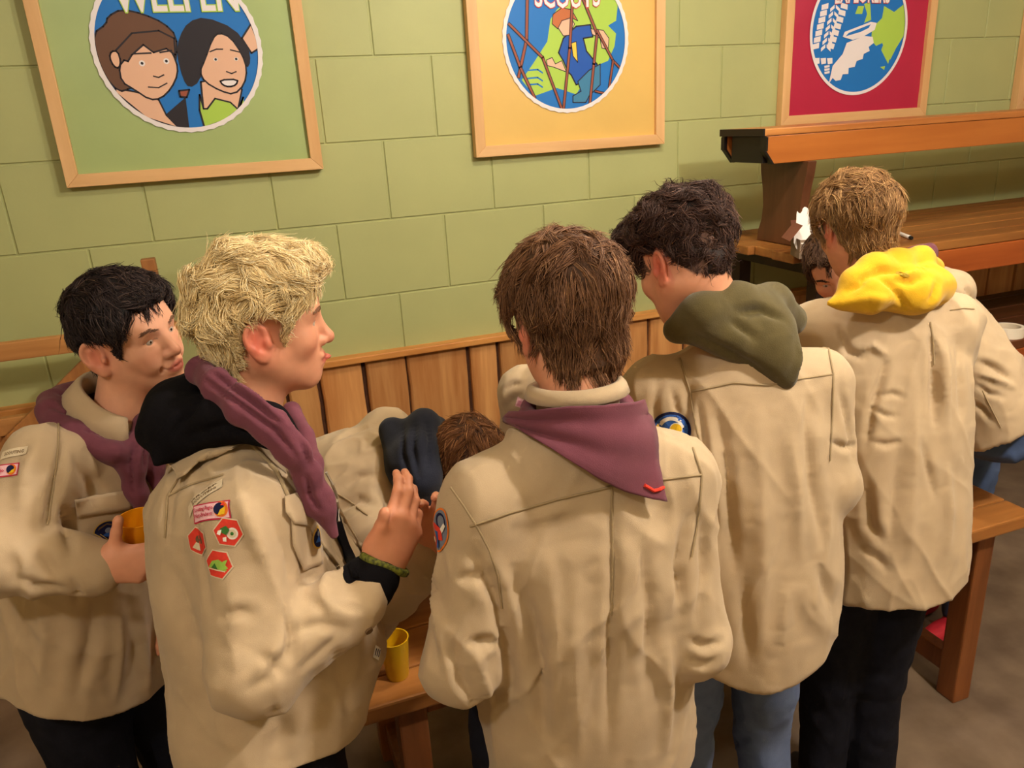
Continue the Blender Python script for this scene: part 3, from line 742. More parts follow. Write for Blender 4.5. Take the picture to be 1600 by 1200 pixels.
def hairline(L, zb=None):
    """signed height above the hairline in head space"""
    th = np.degrees(np.arctan2(np.abs(L[:, 0]), L[:, 1]))
    tab = zb or ((0, .066), (30, .066), (46, .050), (58, .022), (70, -.018), (84, -.022), (90, .012), (112, .018), (122, -.030), (145, -.070), (180, -.078))
    t = np.array(tab); m = L[:, 2]-np.interp(th, t[:, 0], t[:, 1])
    ear = (np.abs(L[:, 0]) > .0705) & (np.abs(L[:, 1]-EAR_Y) < .036) & (L[:, 2] < .026) & (L[:, 2] > -.06)
    return np.where(ear, -.05, m)
class Head:
    def __init__(s, c, fwd, up, scale, **kw):
        s.c = np.asarray(c, float); s.R = frame(fwd, up); s.s = scale; s.ops = head_ops(**kw); s.eyes = kw.get('eyes', 0)
    def to(s, p): return s.c+s.s*(s.R@np.asarray(p, float))
    def loc(s, P): return (np.asarray(P)-s.c)@s.R/s.s
    def f(s, P): return (evals(s.ops, ((P-s.c.astype(f32))@s.R.astype(f32)/f32(s.s)).astype(f32))*f32(s.s))

SK = lin((216, 152, 120)); 
def skin_tint(L, hm, haircol, base=SK, flush=1., head_eyes=0.):
    n = len(L); T = np.ones((n, 4)); T[:, :3] = base
    def mixin(w, c): T[:, :3] = T[:, :3]*(1-w[:, None])+np.array(c)*w[:, None]
    g = lambda c, r: np.exp(-(((L-np.array(c))/np.array(r))**2).sum(1))
    for sgn in (-1, 1):
        mixin(.35*flush*g((sgn*.042, .06, -.032), (.022, .03, .022)), lin((206, 110, 88)))
        mixin(np.clip(.75*flush*g((sgn*.082, EAR_Y-.004, EAR_Z), (.02, .03, .036)), 0, 1)*(np.abs(L[:, 0]) > .068), lin((206, 96, 78)))
    mixin(.35*flush*g((0, .1, -.032), (.014, .02, .014)), lin((206, 104, 84)))
    lip = np.clip((1-((L[:, 0]/.025)**2+((L[:, 2]+.0658)/.0125)**2))*3, 0, 1)*(L[:, 1] > .078)
    mixin(.75*lip, lin((176, 72, 66)))
    eyeln = np.clip(1-np.abs(L[:, 2]-.0030-head_eyes)/.0016, 0, 1)*(np.abs(np.abs(L[:, 0])-.031) < .0150)*(L[:, 1] > .06)
    mixin(.6*eyeln, lin((70, 40, 32)))
    mixin(np.clip(hm/.006, 0, 1)*.9, haircol)
    return T

def hand_ops(w, d, n, thumb, curl=(.3, .5, .4), s=1., spread=.06, tcurl=.4, fl=(1, 1, 1, 1), tdir=None):
    """w wrist, d towards the fingers, n out of the back of the hand, thumb +1/-1 = side of cross(d, n)"""
    w = np.asarray(w, float); d = nrm(d); n = nrm(np.asarray(n, float)-d*np.dot(n, d)); a = np.cross(d, n)*thumb
    o = []; offs = (.029, .0105, -.009, -.027); plen = (.084, .088, .083, .074); rad = (.0092, .0095, .0090, .0080)
    seg = ((.040, .024, .020), (.044, .028, .021), (.041, .026, .021), (.032, .019, .018))
    for i in range(4):
        b = w+d*.012*s+a*offs[i]*.62*s; k = w+d*plen[i]*s+a*offs[i]*s+n*(.004 if i in (1, 2) else 0)*s
        o.append(('u', cone(b, k, .0155*s, .0118*s), .016*s))
    o.append(('u', cone(w-d*.02*s, w+d*.03*s, .021*s, .020*s, (n, .72)), .02*s))
    o.append(('u', ell(w+d*.032*s+a*.024*s-n*.010*s, (.017*s, .024*s, .014*s), np.stack([a, d, n], 1)), .014*s))
    for i in range(4):
        k = w+d*plen[i]*s+a*offs[i]*s+n*(.002 if i in (1, 2) else -.001)*s; ang = 0; p = k; r = rad[i]*s
        sd = a*spread*(1.5-i); c = curl[i] if isinstance(curl[0], (tuple, list)) else curl
        for j in range(3):
            ang += c[j]; dr = nrm(d*math.cos(ang)-n*math.sin(ang)+sd); q = p+dr*seg[i][j]*s*fl[i]
            o.append(('u', cone(p, q, r, r*.92), .0035*s if j else .007*s)); o.append(('u', ell(p, (r*1.06,)*3), .003)); p = q; r *= .9
    p = w+d*.030*s+a*.030*s-n*.006*s; td = nrm(d*.62+a*.72-n*.25) if tdir is None else nrm(tdir); q = p+td*.038*s; o.append(('u', cone(p, q, .0132*s, .0105*s), .012*s))
    t2 = nrm(td*math.cos(tcurl)-(a*.7+n*.3)*math.sin(tcurl)); r_ = q+t2*.027*s; o.append(('u', cone(q, r_, .0105*s, .0082*s), .004*s)); o.append(('u', ell(r_-t2*.004, (.0092*s,)*3), .004))
    return o

def bbox(pts, pad): P = np.asarray(pts, float); return P.min(0)-pad, P.max(0)+pad

def make_person(label, base, head, nb, coarse, hands=(), haircol=(60, 40, 30), zb=None, flush=1., tone=SK, hh=.0032):
    """top-level body mesh: face, neck and hands modelled finely, clothed parts coarsely"""
    parts = []
    neck = cone(head.to((0, -.024, -.055)), np.asarray(nb)+A(0, 0, -.05), .052*head.s, .058)
    ops = [('u', head.f, 0), ('u', neck, .035)]
    lo, hi = bbox([head.to((x, y, z)) for x in (-.1, .1) for y in (-.115, .125) for z in (-.125, .125)]+[nb], .02)
    lo[2] = min(lo[2], nb[2]-.05)
    V, Q = snet(ops, lo, hi, hh); N = vnormals(V, Q); L = head.loc(V); hm = hairline(L, zb)
    # patch of cut neck stays inside the collar
    T = skin_tint(L, hm, lin(haircol), tone, flush, head.eyes)
    headV, headQ = V, Q
    parts.append((V, Q, T))
    for ho, pts in hands:
        lo, hi = bbox(pts, .05); v, q = snet(ho, lo, hi, .0034*QUALITY); t = np.ones((len(v), 4)); t[:, :3] = np.array(tone)*np.array((.97, .88, .84)); parts.append((v, q, t))
    if coarse:
        ops, pts = coarse; lo, hi = bbox(pts, .14); v, q = snet(ops, lo, hi, .014); t = np.ones((len(v), 4)); t[:, :3] = tone; parts.append((v, q, t))
    n = 0; VV = []; QQ = []; TT = []
    for v, q, t in parts: VV.append(v); QQ.append(q+n); TT.append(t); n += len(v)
    VV = np.concatenate(VV); QQ = np.concatenate(QQ); TT = np.concatenate(TT)
    o = mesh('person', VV, QQ, SKIN, None, True, origin=base)
    ca = o.data.color_attributes.new('tint', 'FLOAT_COLOR', 'POINT'); ca.data.foreach_set('color', TT.astype(f32).ravel())
    tag(o, label, 'person', 'scouts gathered around the plank table')
    # eyes
    for s in (-1, 1):
        c = head.to((s*.031, .0665, .0)); e = MB()
        bm = bmesh.new(); bmesh.ops.create_uvsphere(bm, u_segments=20, v_segments=14, radius=.0122*head.s)
        e.add(np.array([v.co[:] for v in bm.verts])+c, [[v.index for v in f.verts] for f in bm.faces]); bm.free()
        ic = head.to((s*.031+head.s*getattr(head, 'gaze', 0), .0724, .0)); bm = bmesh.new(); bmesh.ops.create_uvsphere(bm, u_segments=14, v_segments=10, radius=.0078*head.s)
        Vv = np.array([v.co[:] for v in bm.verts]); e.add(Vv+ic-nrm(head.R[:, 1])*.0012, [[v.index for v in f.verts] for f in bm.faces], 1); bm.free()
        e.build('eye', [EYEW, EYED], o, True)
    head.V, head.Q, head.L, head.hm = headV, headQ, L, hm
    return o

def make_hair(person, head, name_mat, cols, thick, flow, length, n_guides=420, n_strands=3800, lift=.25, curl=0., curlf=60., clump=.55, width=.0021, hug=.004, tiplift=.012, grav=.3, seed=1, lump=.006, lumpsc=28, jitter=.25, spray=.03):
    """hair: padded cap following the head plus thousands of tapered locks combed along flow(L)"""
    r = np.random.default_rng(seed); V, Q, L, hm = head.V, head.Q, head.L, head.hm; N = vnormals(V, Q)
    m = np.clip(hm/.014, 0, 1); m = m*m*(3-2*m); tk = thick(L) if callable(thick) else thick
    Nc = relax(V, Q, 8)  # smooth base
    S = Nc+N*0
    S = V+N*(tk*m+m*lump*vnoise(L+seed*3.1, lumpsc))[:, None]*head.s-N*((1-m)*.0004)[:, None]
    Sm = relax(S, Q, 2); S = np.where((m > .02)[:, None], Sm, S)
    NS = vnormals(S, Q)
    keep = (m[Q] > .04).all(1)
    sur = BVHTree.FromPolygons([tuple(v) for v in S], [tuple(int(i) for i in q) for q in Q])
    cand = np.where(hm > .003)[0]
    down = head.R.T@A(0, 0, -1)
    def near(P):
        A_ = np.empty_like(P); B_ = np.empty_like(P)
        for i, p in enumerate(P):
            h = sur.find_nearest(Vector(p)); A_[i] = h[0]; B_[i] = h[1]
        return A_, B_
    # guides
    # even sampling: weight by the inverse of local vertex density is unnecessary (uniform voxels)
    gi = r.choice(cand, n_guides); gp = S[gi].copy(); nst = 8; path = [gp.copy()]; ln = length(L[gi])*head.s*r.uniform(.8, 1.15, n_guides)
    ph = r.uniform(0, 6.28, n_guides); p = gp.copy(); rd = r.normal(size=(n_guides, 3))
    for k in range(1, nst+1):
        q, nn = near(p); l = head.loc(q); fl = flow(l)@head.R.T; fl = fl+rd*jitter*.5
        fl = fl-nn*(fl*nn).sum(1)[:, None]; fl /= np.maximum(np.linalg.norm(fl, axis=1), 1e-6)[:, None]
        side = np.cross(nn, fl); t = k/nst
        dr = fl+nn*lift*(1-t)*.6+side*(curl*np.sin(curlf*ln*t*6+ph))[:, None]+A(0, 0, -1)*grav*t
        dr /= np.linalg.norm(dr, axis=1)[:, None]; p = p+dr*(ln/nst)[:, None]
        q, nn = near(p); hgt = ((p-q)*nn).sum(1); lo_ = hug*(.4+.6*t); hi_ = hug+tiplift*t**1.5*(1+.8*np.sin(ph*3))
        hn = np.clip(hgt, lo_, np.maximum(hi_, lo_)); p = q+nn*hn[:, None]; path.append(p.copy())
    G = np.stack(path, 1)                                           # guides x steps x 3
    ri = r.choice(cand, n_strands); rp = S[ri]+r.normal(size=(n_strands, 3))*.0012
    # nearest guide roots
    D = ((rp[:, None]-gp[None])**2).sum(2); gsel = D.argmin(1)
    t = np.linspace(0, 1, nst+1); sc = r.uniform(.75, 1.1, n_strands)
    own = rp[:, None]+(G[gsel]-G[gsel][:, :1])*sc[:, None, None]
    cl = (clump*r.uniform(.5, 1.2, n_strands))[:, None, None]*(t**1.2)[None, :, None]
    P = own*(1-cl)+G[gsel]*cl
    P += (r.normal(size=(n_strands, 1, 3))*.004+r.normal(size=(n_strands, nst+1, 3))*.0007)*(t**1.5)[None, :, None]*(1+spray*30*(r.random((n_strands, 1, 1)) < .05))
    # ribbons with a three-sided section
    W = width*r.uniform(.7, 1.25, n_strands)[:, None]*np.array([.75, 1, 1.05, 1, .95, .85, .7, .5, .12])[None, :]
    T = np.gradient(P, axis=1); T /= np.maximum(np.linalg.norm(T, axis=2), 1e-9)[..., None]
    out = P-head.to((0, -.01, .0)); X = np.cross(T, out); X /= np.maximum(np.linalg.norm(X, axis=2), 1e-9)[..., None]; Y = np.cross(X, T)
    ring = np.stack([P+X*W[..., None]*.5-Y*W[..., None]*.2, P+Y*W[..., None]*.42, P-X*W[..., None]*.5-Y*W[..., None]*.2], 2)   # ns x 9 x 3 x 3
    ns = n_strands; SV = ring.reshape(-1, 3); base = (np.arange(ns)*(nst+1)*3)[:, None, None, None]
    i = np.arange(nst)[None, :, None]; k = np.arange(3)[None, None, :]; k2 = (k+1) % 3
    F = np.stack([base[..., 0]+i*3+k, base[..., 0]+i*3+k2, base[..., 0]+(i+1)*3+k2, base[..., 0]+(i+1)*3+k], -1).reshape(-1, 4)
    # colour of each lock (its own dye, constant along most of the lock)
    cols = [np.array(lin(c)) for c in cols]
    u = r.random(ns)*.6+.4*(vnoise(rp, 45)*.5+.5); cs = cols[0][None]*(1-u[:, None])+cols[1][None]*u[:, None]
    if len(cols) > 2: w_ = (r.random(ns) < .12)[:, None]; cs = np.where(w_, cols[2][None], cs)
    sc_ = np.repeat(cs[:, None], (nst+1)*3, 1).reshape(-1, 3)
    capi = np.unique(Q[keep]); mp = -np.ones(len(V), int); mp[capi] = np.arange(len(capi))
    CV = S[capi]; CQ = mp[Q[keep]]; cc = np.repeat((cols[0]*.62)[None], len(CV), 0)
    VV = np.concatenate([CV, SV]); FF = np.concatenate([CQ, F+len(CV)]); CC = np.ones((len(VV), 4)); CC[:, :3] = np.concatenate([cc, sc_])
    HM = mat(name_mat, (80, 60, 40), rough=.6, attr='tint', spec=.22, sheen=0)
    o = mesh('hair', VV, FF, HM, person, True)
    ca = o.data.color_attributes.new('tint', 'FLOAT_COLOR', 'POINT'); ca.data.foreach_set('color', CC.astype(f32).ravel())
    return o
def make_brows(person, head, col, z=.022, n=150, seed=3, tilt=0.):
    r = np.random.default_rng(seed); sur = BVHTree.FromPolygons([tuple(v) for v in head.V], [tuple(int(i) for i in q) for q in head.Q])
    for s in (-1, 1):
        b = MB()
        for _ in range(n):
            u = r.random(); x = .014+.034*u; zz = z+.006*math.sin(u*2.6)-.002+tilt*u*.01+r.normal()*.0016
            p = head.to((s*x, .11, zz)); h = sur.ray_cast(Vector(p), Vector(-head.R[:, 1]))
            if h[0] is None: continue
            p0 = np.array(h[0]); nn = np.array(h[1]); d = head.R@nrm((s*1., -.3, .35-.7*u)); d = nrm(d-nn*(d@nn)); l = .008*head.s
            b.tube([p0, p0+d*l*.5+nn*.0012, p0+d*l+nn*.0008], [.0006, .0006, .0002], 3)
        b.build('eyebrow', mat('brow_'+'_'.join(map(str, col)), col, rough=.6), person)

# ---- clothing
def shirt_ops(nb, p0, side, W, Dp, sh, arms, bulge=(0, 0, 0), prof=None, cap=.03, neckr=.062, rads=(.060, .056, .046)):
    """p0 hem centre, nb neck base, sh (right, left) shoulder joints, arms ((elbow, wrist), ...), radii in metres"""
    nb = np.asarray(nb, float); ax = nrm(nb-p0); side = nrm(np.asarray(side, float)-ax*np.dot(side, ax))
    prof = prof or [(0, W*1.08, Dp*1.2), (.3, W*1.02, Dp*1.08), (.58, W, Dp*1.0), (.78, W*.98, Dp*.95), (.9, W*.78, Dp*.8), (1, .08, .08)]
    Ln = np.linalg.norm(nb-p0); ext = .10; prof = [(0,)+tuple(prof[0][1:])]+[((r_[0]*Ln+ext)/(Ln+ext),)+tuple(r_[1:]) for r_ in prof]; p0e = np.asarray(p0)-ax*ext
    o = [('u', torso(p0e, nb-ax*.012, side, prof, bulge, cap=cap), 0)]
    for s, (el, wr), rr in zip(sh, arms, (rads,)*2):
        s = np.asarray(s, float); el = np.asarray(el, float); wr = np.asarray(wr, float)
        o += [('u', cone(nb-ax*.05+(s-nb)*.2, s, .052, rr[0]), .04), ('u', cone(s, el, rr[0], rr[1]), .035), ('u', cone(el, wr, rr[1], rr[2]), .02)]
    return o
def hollow(ops, p0, ax):
    """opens the cloth at its lower edge"""
    tf = ops[0][1]; p_ = np.asarray(p0, f32); a_ = np.asarray(ax, f32); ops.append(('s', lambda P: np.maximum(tf(P)+.012, (P-p_)@a_-.05), .003))
def rest_hand(e, w, sgn, s=.92):
    """relaxed hand at the end of a forearm, palm down; sgn -1 right, +1 left"""
    e = np.asarray(e, float); w = np.asarray(w, float); d = nrm(w-e); d = nrm(d*A(1, 1, .35)); h = w+d*.018; n = A(0, 0, 1) if abs(d[2]) < .9 else A(0, -1, 0)
    return hand_ops(h, d, n, sgn, curl=((.2, .3, .2), (.24, .35, .25), (.28, .4, .25), (.34, .4, .3)), s=s), [h, h+d*.19, h+np.cross(d, n)*.06, h-np.cross(d, n)*.06]
def make_cloth(name, ops, lo, hi, h, m, parent, folds=(), wob=.004, wsc=9., fine=.0016, fsc=32., drape=None, rl=1, wrinkle=0.):
    V, Q = snet(ops, lo, hi, h*QUALITY); V = relax(V, Q, rl); N = vnormals(V, Q)
    V = V+N*(wob*vnoise(V, wsc)+fine*np.abs(vnoise(V+9, fsc))-fine*.5)[:, None]
    if wrinkle:
        W0 = V+.02*np.stack([vnoise(V+3, 7), vnoise(V+5, 7), vnoise(V+7, 7)], 1)
        for (dx, dz, sc, am) in ((0., 1., 13., 1.), (.55, .83, 17., .7), (-.55, .83, 17., .7)):
            dr = dx*RT*A(1, 1, 0)+A(0, 0, dz); dr = dr/np.linalg.norm(dr); al = W0@dr
            rdg = 1-np.abs(vnoise(W0-np.outer(al*.78, dr)+dx*4, sc)); N_ = wrinkle*am*(rdg**4-.25)*np.clip(.6+.9*vnoise(V+11+dx, 5), 0, 1.3)
            V = V+N*N_[:, None]
    if drape is not None: V = V+N*drape(V)[:, None]
    if folds: V = crease(V, Q, folds)
    o = mesh(name, V, Q, m, parent, True); o_s = Surf(V, Q); return o, o_s
def hem_cut(pt, ax, side, z0, rise, W, one=False):
    """cloth ends at a curved tail: removes what lies below"""
    pt = np.asarray(pt, f32); ax = np.asarray(ax, f32); side = np.asarray(side, f32)
    def f(P):
        s = (P-pt)@side/W
        if one: s = np.maximum(s, 0)
        return -(((P-pt)@ax)-rise*np.minimum(s*s, 1.3))
    return f
def strip(name, S, pl, wd, m, parent, off=.0012, th=.0012):
    pts = resample(pl, 5); H = [S.hit(x, y) for x, y in pts]; C = np.array([h[0]+h[1]*off for h in H]); Nn = np.array([h[1] for h in H])
    T = np.gradient(C, axis=0); B = np.cross(Nn, T); B /= np.maximum(np.linalg.norm(B, axis=1), 1e-9)[:, None]
    V = []; F = []; n = len(C)
    for i in range(n):
        V += [C[i]-B[i]*wd/2, C[i]-B[i]*wd/2*.7+Nn[i]*th, C[i]+B[i]*wd/2*.7+Nn[i]*th, C[i]+B[i]*wd/2]
    for i in range(n-1):
        for k in range(3): F.append((i*4+k, i*4+k+1, (i+1)*4+k+1, (i+1)*4+k))
    return mesh(name, V, F, m, parent, True)
def sheet(name, S, Lp, Rp, nu, nv, off, th, m, parent, ripple=None, folds=()):
    """cloth panel between two pixel outlines, laid on a surface"""
    Lq = resample(Lp, 1); Rq = resample(Rp, 1)
    def pick(P, t): i = t*(len(P)-1); k = int(min(i, len(P)-2)); return P[k]+(P[k+1]-P[k])*(i-k)
    G = np.empty((nv, nu, 3)); NN = np.empty((nv, nu, 3))
    for j in range(nv):
        a = pick(Lq, j/(nv-1)); b = pick(Rq, j/(nv-1))
        for i in range(nu):
            u = i/(nu-1); p = a+(b-a)*u; G[j, i], NN[j, i] = S.hit(*p)
            G[j, i] += NN[j, i]*(off+(ripple(u, j/(nv-1)) if ripple else 0))
    for _ in range(2):
        Gs = G.copy(); Gs[1:-1, 1:-1] = (G[:-2, 1:-1]+G[2:, 1:-1]+G[1:-1, :-2]+G[1:-1, 2:])/4; G = Gs*.6+G*.4
    V = G.reshape(-1, 3); Q = np.array([(j*nu+i, j*nu+i+1, (j+1)*nu+i+1, (j+1)*nu+i) for j in range(nv-1) for i in range(nu-1)])
    N = vnormals(V, Q)
    if (N*(V-CAM)).sum() > 0: Q = Q[:, ::-1]
    if folds: V = crease(V, Q, folds)
    o = mesh(name, V, Q, m, parent, True); md = o.modifiers.new('thickness', 'SOLIDIFY'); md.thickness = th; md.offset = 1
    return o
class Patch:
    off0 = .0014
    """embroidered badge made of flat coloured shapes, each lying on the cloth"""
    def __init__(s, S, px, up_px, size):
        s.S = S; s.c, s.n = S.hit(*px); u, _ = S.hit(*up_px); s.u = nrm((u-s.c)-s.n*np.dot(u-s.c, s.n)); s.r = np.cross(s.u, s.n); s.size = size; s.V = []; s.F = []; s.MI = []; s.mats = []; s.k = 0
        if s.r@RT < 0: s.r = -s.r
    def put(s, pts, F, m):
        if m not in s.mats: s.mats.append(m)
        s.k += 1; off = s.off0+.0005*s.k
        pts = [np.array(p, float) for p in pts]; tri = [t for f in F for t in ([tuple(f)] if len(f) == 3 else [(f[0], f[i], f[i+1]) for i in range(1, len(f)-1)])]
        for _ in range(4):
            if max([np.linalg.norm(pts[a]-pts[b]) for t in tri for a, b in zip(t, t[1:]+t[:1])] or [0]) < 9: break
            mid = {}; nt_ = []
            def mp(a, b):
                k = (min(a, b), max(a, b))
                if k not in mid: mid[k] = len(pts); pts.append((pts[a]+pts[b])/2)
                return mid[k]
            for a, b, c in tri:
                ab, bc, ca = mp(a, b), mp(b, c), mp(c, a); nt_ += [(a, ab, ca), (ab, b, bc), (ca, bc, c), (ab, bc, ca)]
            tri = nt_
        F = tri; b = len(s.V)
        for p in pts:
            q, nn = s.S.drop(s.c+s.r*p[0]*s.size+s.u*p[1]*s.size, -s.n); s.V.append(q+s.n*off)
        s.F += [tuple(i+b for i in f) for f in F]; s.MI += [s.mats.index(m)]*len(F)
    def poly(s, P, m, sub=9):
        P = [np.array(p, float) for p in P]; Q = []
        for a, b in zip(P, P[1:]+P[:1]):
            n = max(1, int(np.linalg.norm(b-a)/sub)); Q += [a+(b-a)*i/n for i in range(n)]
        T = mgeo.tessellate_polygon([[Vector((p[0], p[1], 0)) for p in Q]]); F = []
        for t in T:
            a, b, c = [Q[i] for i in t]; cr = (b[0]-a[0])*(c[1]-a[1])-(b[1]-a[1])*(c[0]-a[0]); F.append(tuple(t) if cr > 0 else tuple(t)[::-1])
        s.put(Q, F, m)
    def oval(s, c, rx, ry, m, n=28): # rings so that the disc bends with the cloth
        P = [np.array(c, float)]; F = []
        for k, f in enumerate((.5, 1.)):
            for i in range(n): a = 2*math.pi*i/n; P.append((c[0]+rx*f*math.cos(a), c[1]+ry*f*math.sin(a)))
        for i in range(n):
            j = (i+1) % n; F.append((0, 1+i, 1+j)); F.append((1+i, 1+n+i, 1+n+j, 1+j))
        s.put(P, F, m)
    def text(s, t, c, h, m, width=None):
        cu = bpy.data.curves.new('t', 'FONT'); cu.body = t; cu.size = 1; cu.align_x = 'CENTER'; cu.resolution_u = 1; cu.offset = .02
        o = bpy.data.objects.new('t', cu); COL.objects.link(o); dg = bpy.context.evaluated_depsgraph_get(); e = o.evaluated_get(dg); me = e.to_mesh()
        V = np.array([v.co[:2] for v in me.vertices]); F = [tuple(p.vertices) for p in me.polygons]; e.to_mesh_clear(); bpy.data.objects.remove(o); bpy.data.curves.remove(cu)
        V *= h/.73
        if width: V[:, 0] *= width/(V[:, 0].max()-V[:, 0].min())
        s.put(V+np.array(c), F, m)
    def build(s, parent, name='badge'): return mesh(name, s.V, s.F, s.mats, parent, False, s.MI)
def thread(n, rgb): return mat('thread_'+n, rgb, rough=.8, noise=.06, nscale=200, spec=.15)
TH = {k: thread(k, v) for k, v in dict(navy=(28, 30, 66), blue=(52, 92, 170), yellow=(226, 182, 40), white=(232, 224, 214), red=(214, 62, 48), pink=(236, 186, 196), crimson=(190, 46, 74), green=(60, 110, 50), lime=(150, 190, 80), cream=(214, 196, 168), brown=(110, 84, 60), orange=(230, 120, 40), grey=(120, 124, 140), gold=(196, 160, 84)).items()}

def collar(person, nb, ax, side, fwd, r=.068, hgt=.038, flap=.05, a0=20, a1=340, m=None, tilt=0., ry=1.08, flare=.35, drop=0.):
    """shirt collar: stand plus folded-over flap; angles measured from the front round the right side"""
    ax = nrm(ax); side = nrm(np.asarray(side)-ax*np.dot(side, ax)); fwd = np.cross(ax, side); n = 44; V = []; F = []
    for i in range(n):
        a = math.radians(a0+(a1-a0)*i/(n-1)); e = fwd*math.cos(a)*ry+side*math.sin(a); fr = max(0, math.cos(a))
        pt = max(0, 1-min(i, n-1-i)/5)
        prof = [(r, -.012), (r*1.0, hgt*.55), (r*1.02, hgt*(1-.25*fr)), (r+.006, hgt*(1.02-.25*fr)), (r+.012, hgt*.8), (r+.012+flap*flare, hgt*.8-flap*(.8+.35*pt))]
        for rr, z in prof: V.append(np.asarray(nb)+e*(rr+drop*.25*fr)+ax*(z-drop*math.cos(a)))
    k = 6
    for i in range(n-1):
        for j in range(k-1): F.append((i*k+j, i*k+j+1, (i+1)*k+j+1, (i+1)*k+j))
    o = mesh('collar', V, F, m or KHAKI, person, True); md = o.modifiers.new('thickness', 'SOLIDIFY'); md.thickness = .0018; md.offset = 0
    return o
def chain(pts, rad, flat=None, k=.02):
    pts = [np.asarray(p, float) for p in pts]; rad = list(rad) if hasattr(rad, '__len__') else [rad]*len(pts)
    return [('u', cone(a, b, ra, rb, flat), k if i else 0) for i, (a, b, ra, rb) in enumerate(zip(pts, pts[1:], rad, rad[1:]))]
def ring_pts(nb, ax, side, r, a0, a1, n=12, z=lambda a: 0, ry=1.05):
    ax = nrm(ax); side = nrm(np.asarray(side)-ax*np.dot(side, ax)); fwd = np.cross(ax, side)
    return [np.asarray(nb)+(fwd*math.cos(a)*ry+side*math.sin(a))*r+ax*z(a) for a in np.radians(np.linspace(a0, a1, n))]
def blob(name, ops, pts, pad, h, m, parent, folds=(), wob=.003, wsc=16, fine=.001, fsc=40, rl=1):
    lo, hi = bbox(pts, pad); return make_cloth(name, ops, lo, hi, h, m, parent, folds, wob, wsc, fine, fsc, None, rl)
def legs(person, hips, knees, ankles, m, waist=None, r=(.092, .062, .05), folds=(), hipw=.15, hipd=.115, side=(1, 0, 0), name='trousers', h=.009, shoe=SHOE, toe=(0, 1, 0)):
    hips = [np.asarray(p, float) for p in hips]; knees = [np.asarray(p, float) for p in knees]; ankles = [np.asarray(p, float) for p in ankles]
    w = (hips[0]+hips[1])/2+A(0, 0, .12) if waist is None else np.asarray(waist, float)
    mid = (hips[0]+hips[1])/2
    o = [('u', torso(mid-nrm(w-mid)*.04, w, side, [(0, hipw, hipd), (.6, hipw, hipd), (1, hipw*.9, hipd*.92)], cap=.03), 0)]
    for a, b, c in zip(hips, knees, ankles): o += [('u', cone(a, b, r[0], r[1]), .04), ('u', cone(b, c, r[1], r[2]), .02)]
    pts = hips+knees+ankles+[w]; lo, hi = bbox(pts, .13)
    ob, S = make_cloth(name, o, lo, hi, h, m, person, folds, .005, 8, .004, 22, wrinkle=.006)
    for c in ankles:
        t = nrm(np.asarray(toe, float)); f = np.array([c[0], c[1], 0])
        so = [('u', ell(f+t*.07+A(0, 0, .038), (.045, .13, .04), frame(t)), 0), ('u', cone(f+A(0, 0, .05), f+A(0, 0, .1), .042, .04), .03), ('i', half(f+A(0, 0, .004), (0, 0, -1)), .01)]
        lo, hi = bbox([f-t*.1, f+t*.22, f+A(0, 0, .12)], .07); v, q = snet(so, lo, hi, .008)
        mesh('shoe', v, q, shoe, person, True)
    return ob, S
# ================================================================== the scouts
def stand_up(x, y, z): return A(x, y, z)
def limbs(nb, p0, sh, arms, hips, knees, ankles, side):
    """coarse body hidden under the clothes"""
    nb = np.asarray(nb); o = [('u', torso(p0, nb-A(0, 0, .05), side, [(0, .10, .075), (.6, .10, .072), (1, .05, .05)], cap=.03), 0)]
    pts = [nb, p0]
    for s, (e, w) in zip(sh, arms): o += [('u', cone(nb-nrm(nb-p0)*.11, s+nrm(p0-nb)*.01, .028, .026), .03), ('u', cone(s, e, .030, .026), .03), ('u', cone(e, w, .026, .022), .02)]; pts += [s, e, w]
    for h, k, a in zip(hips, knees, ankles): o += [('u', cone(h, k, .075, .05), .04), ('u', cone(k, a, .05, .036), .02), ('u', cone(A(*a), A(*a)+A(0, 0, -.03), .036, .036), .02)]; pts += [h, k, a]
    return o, pts

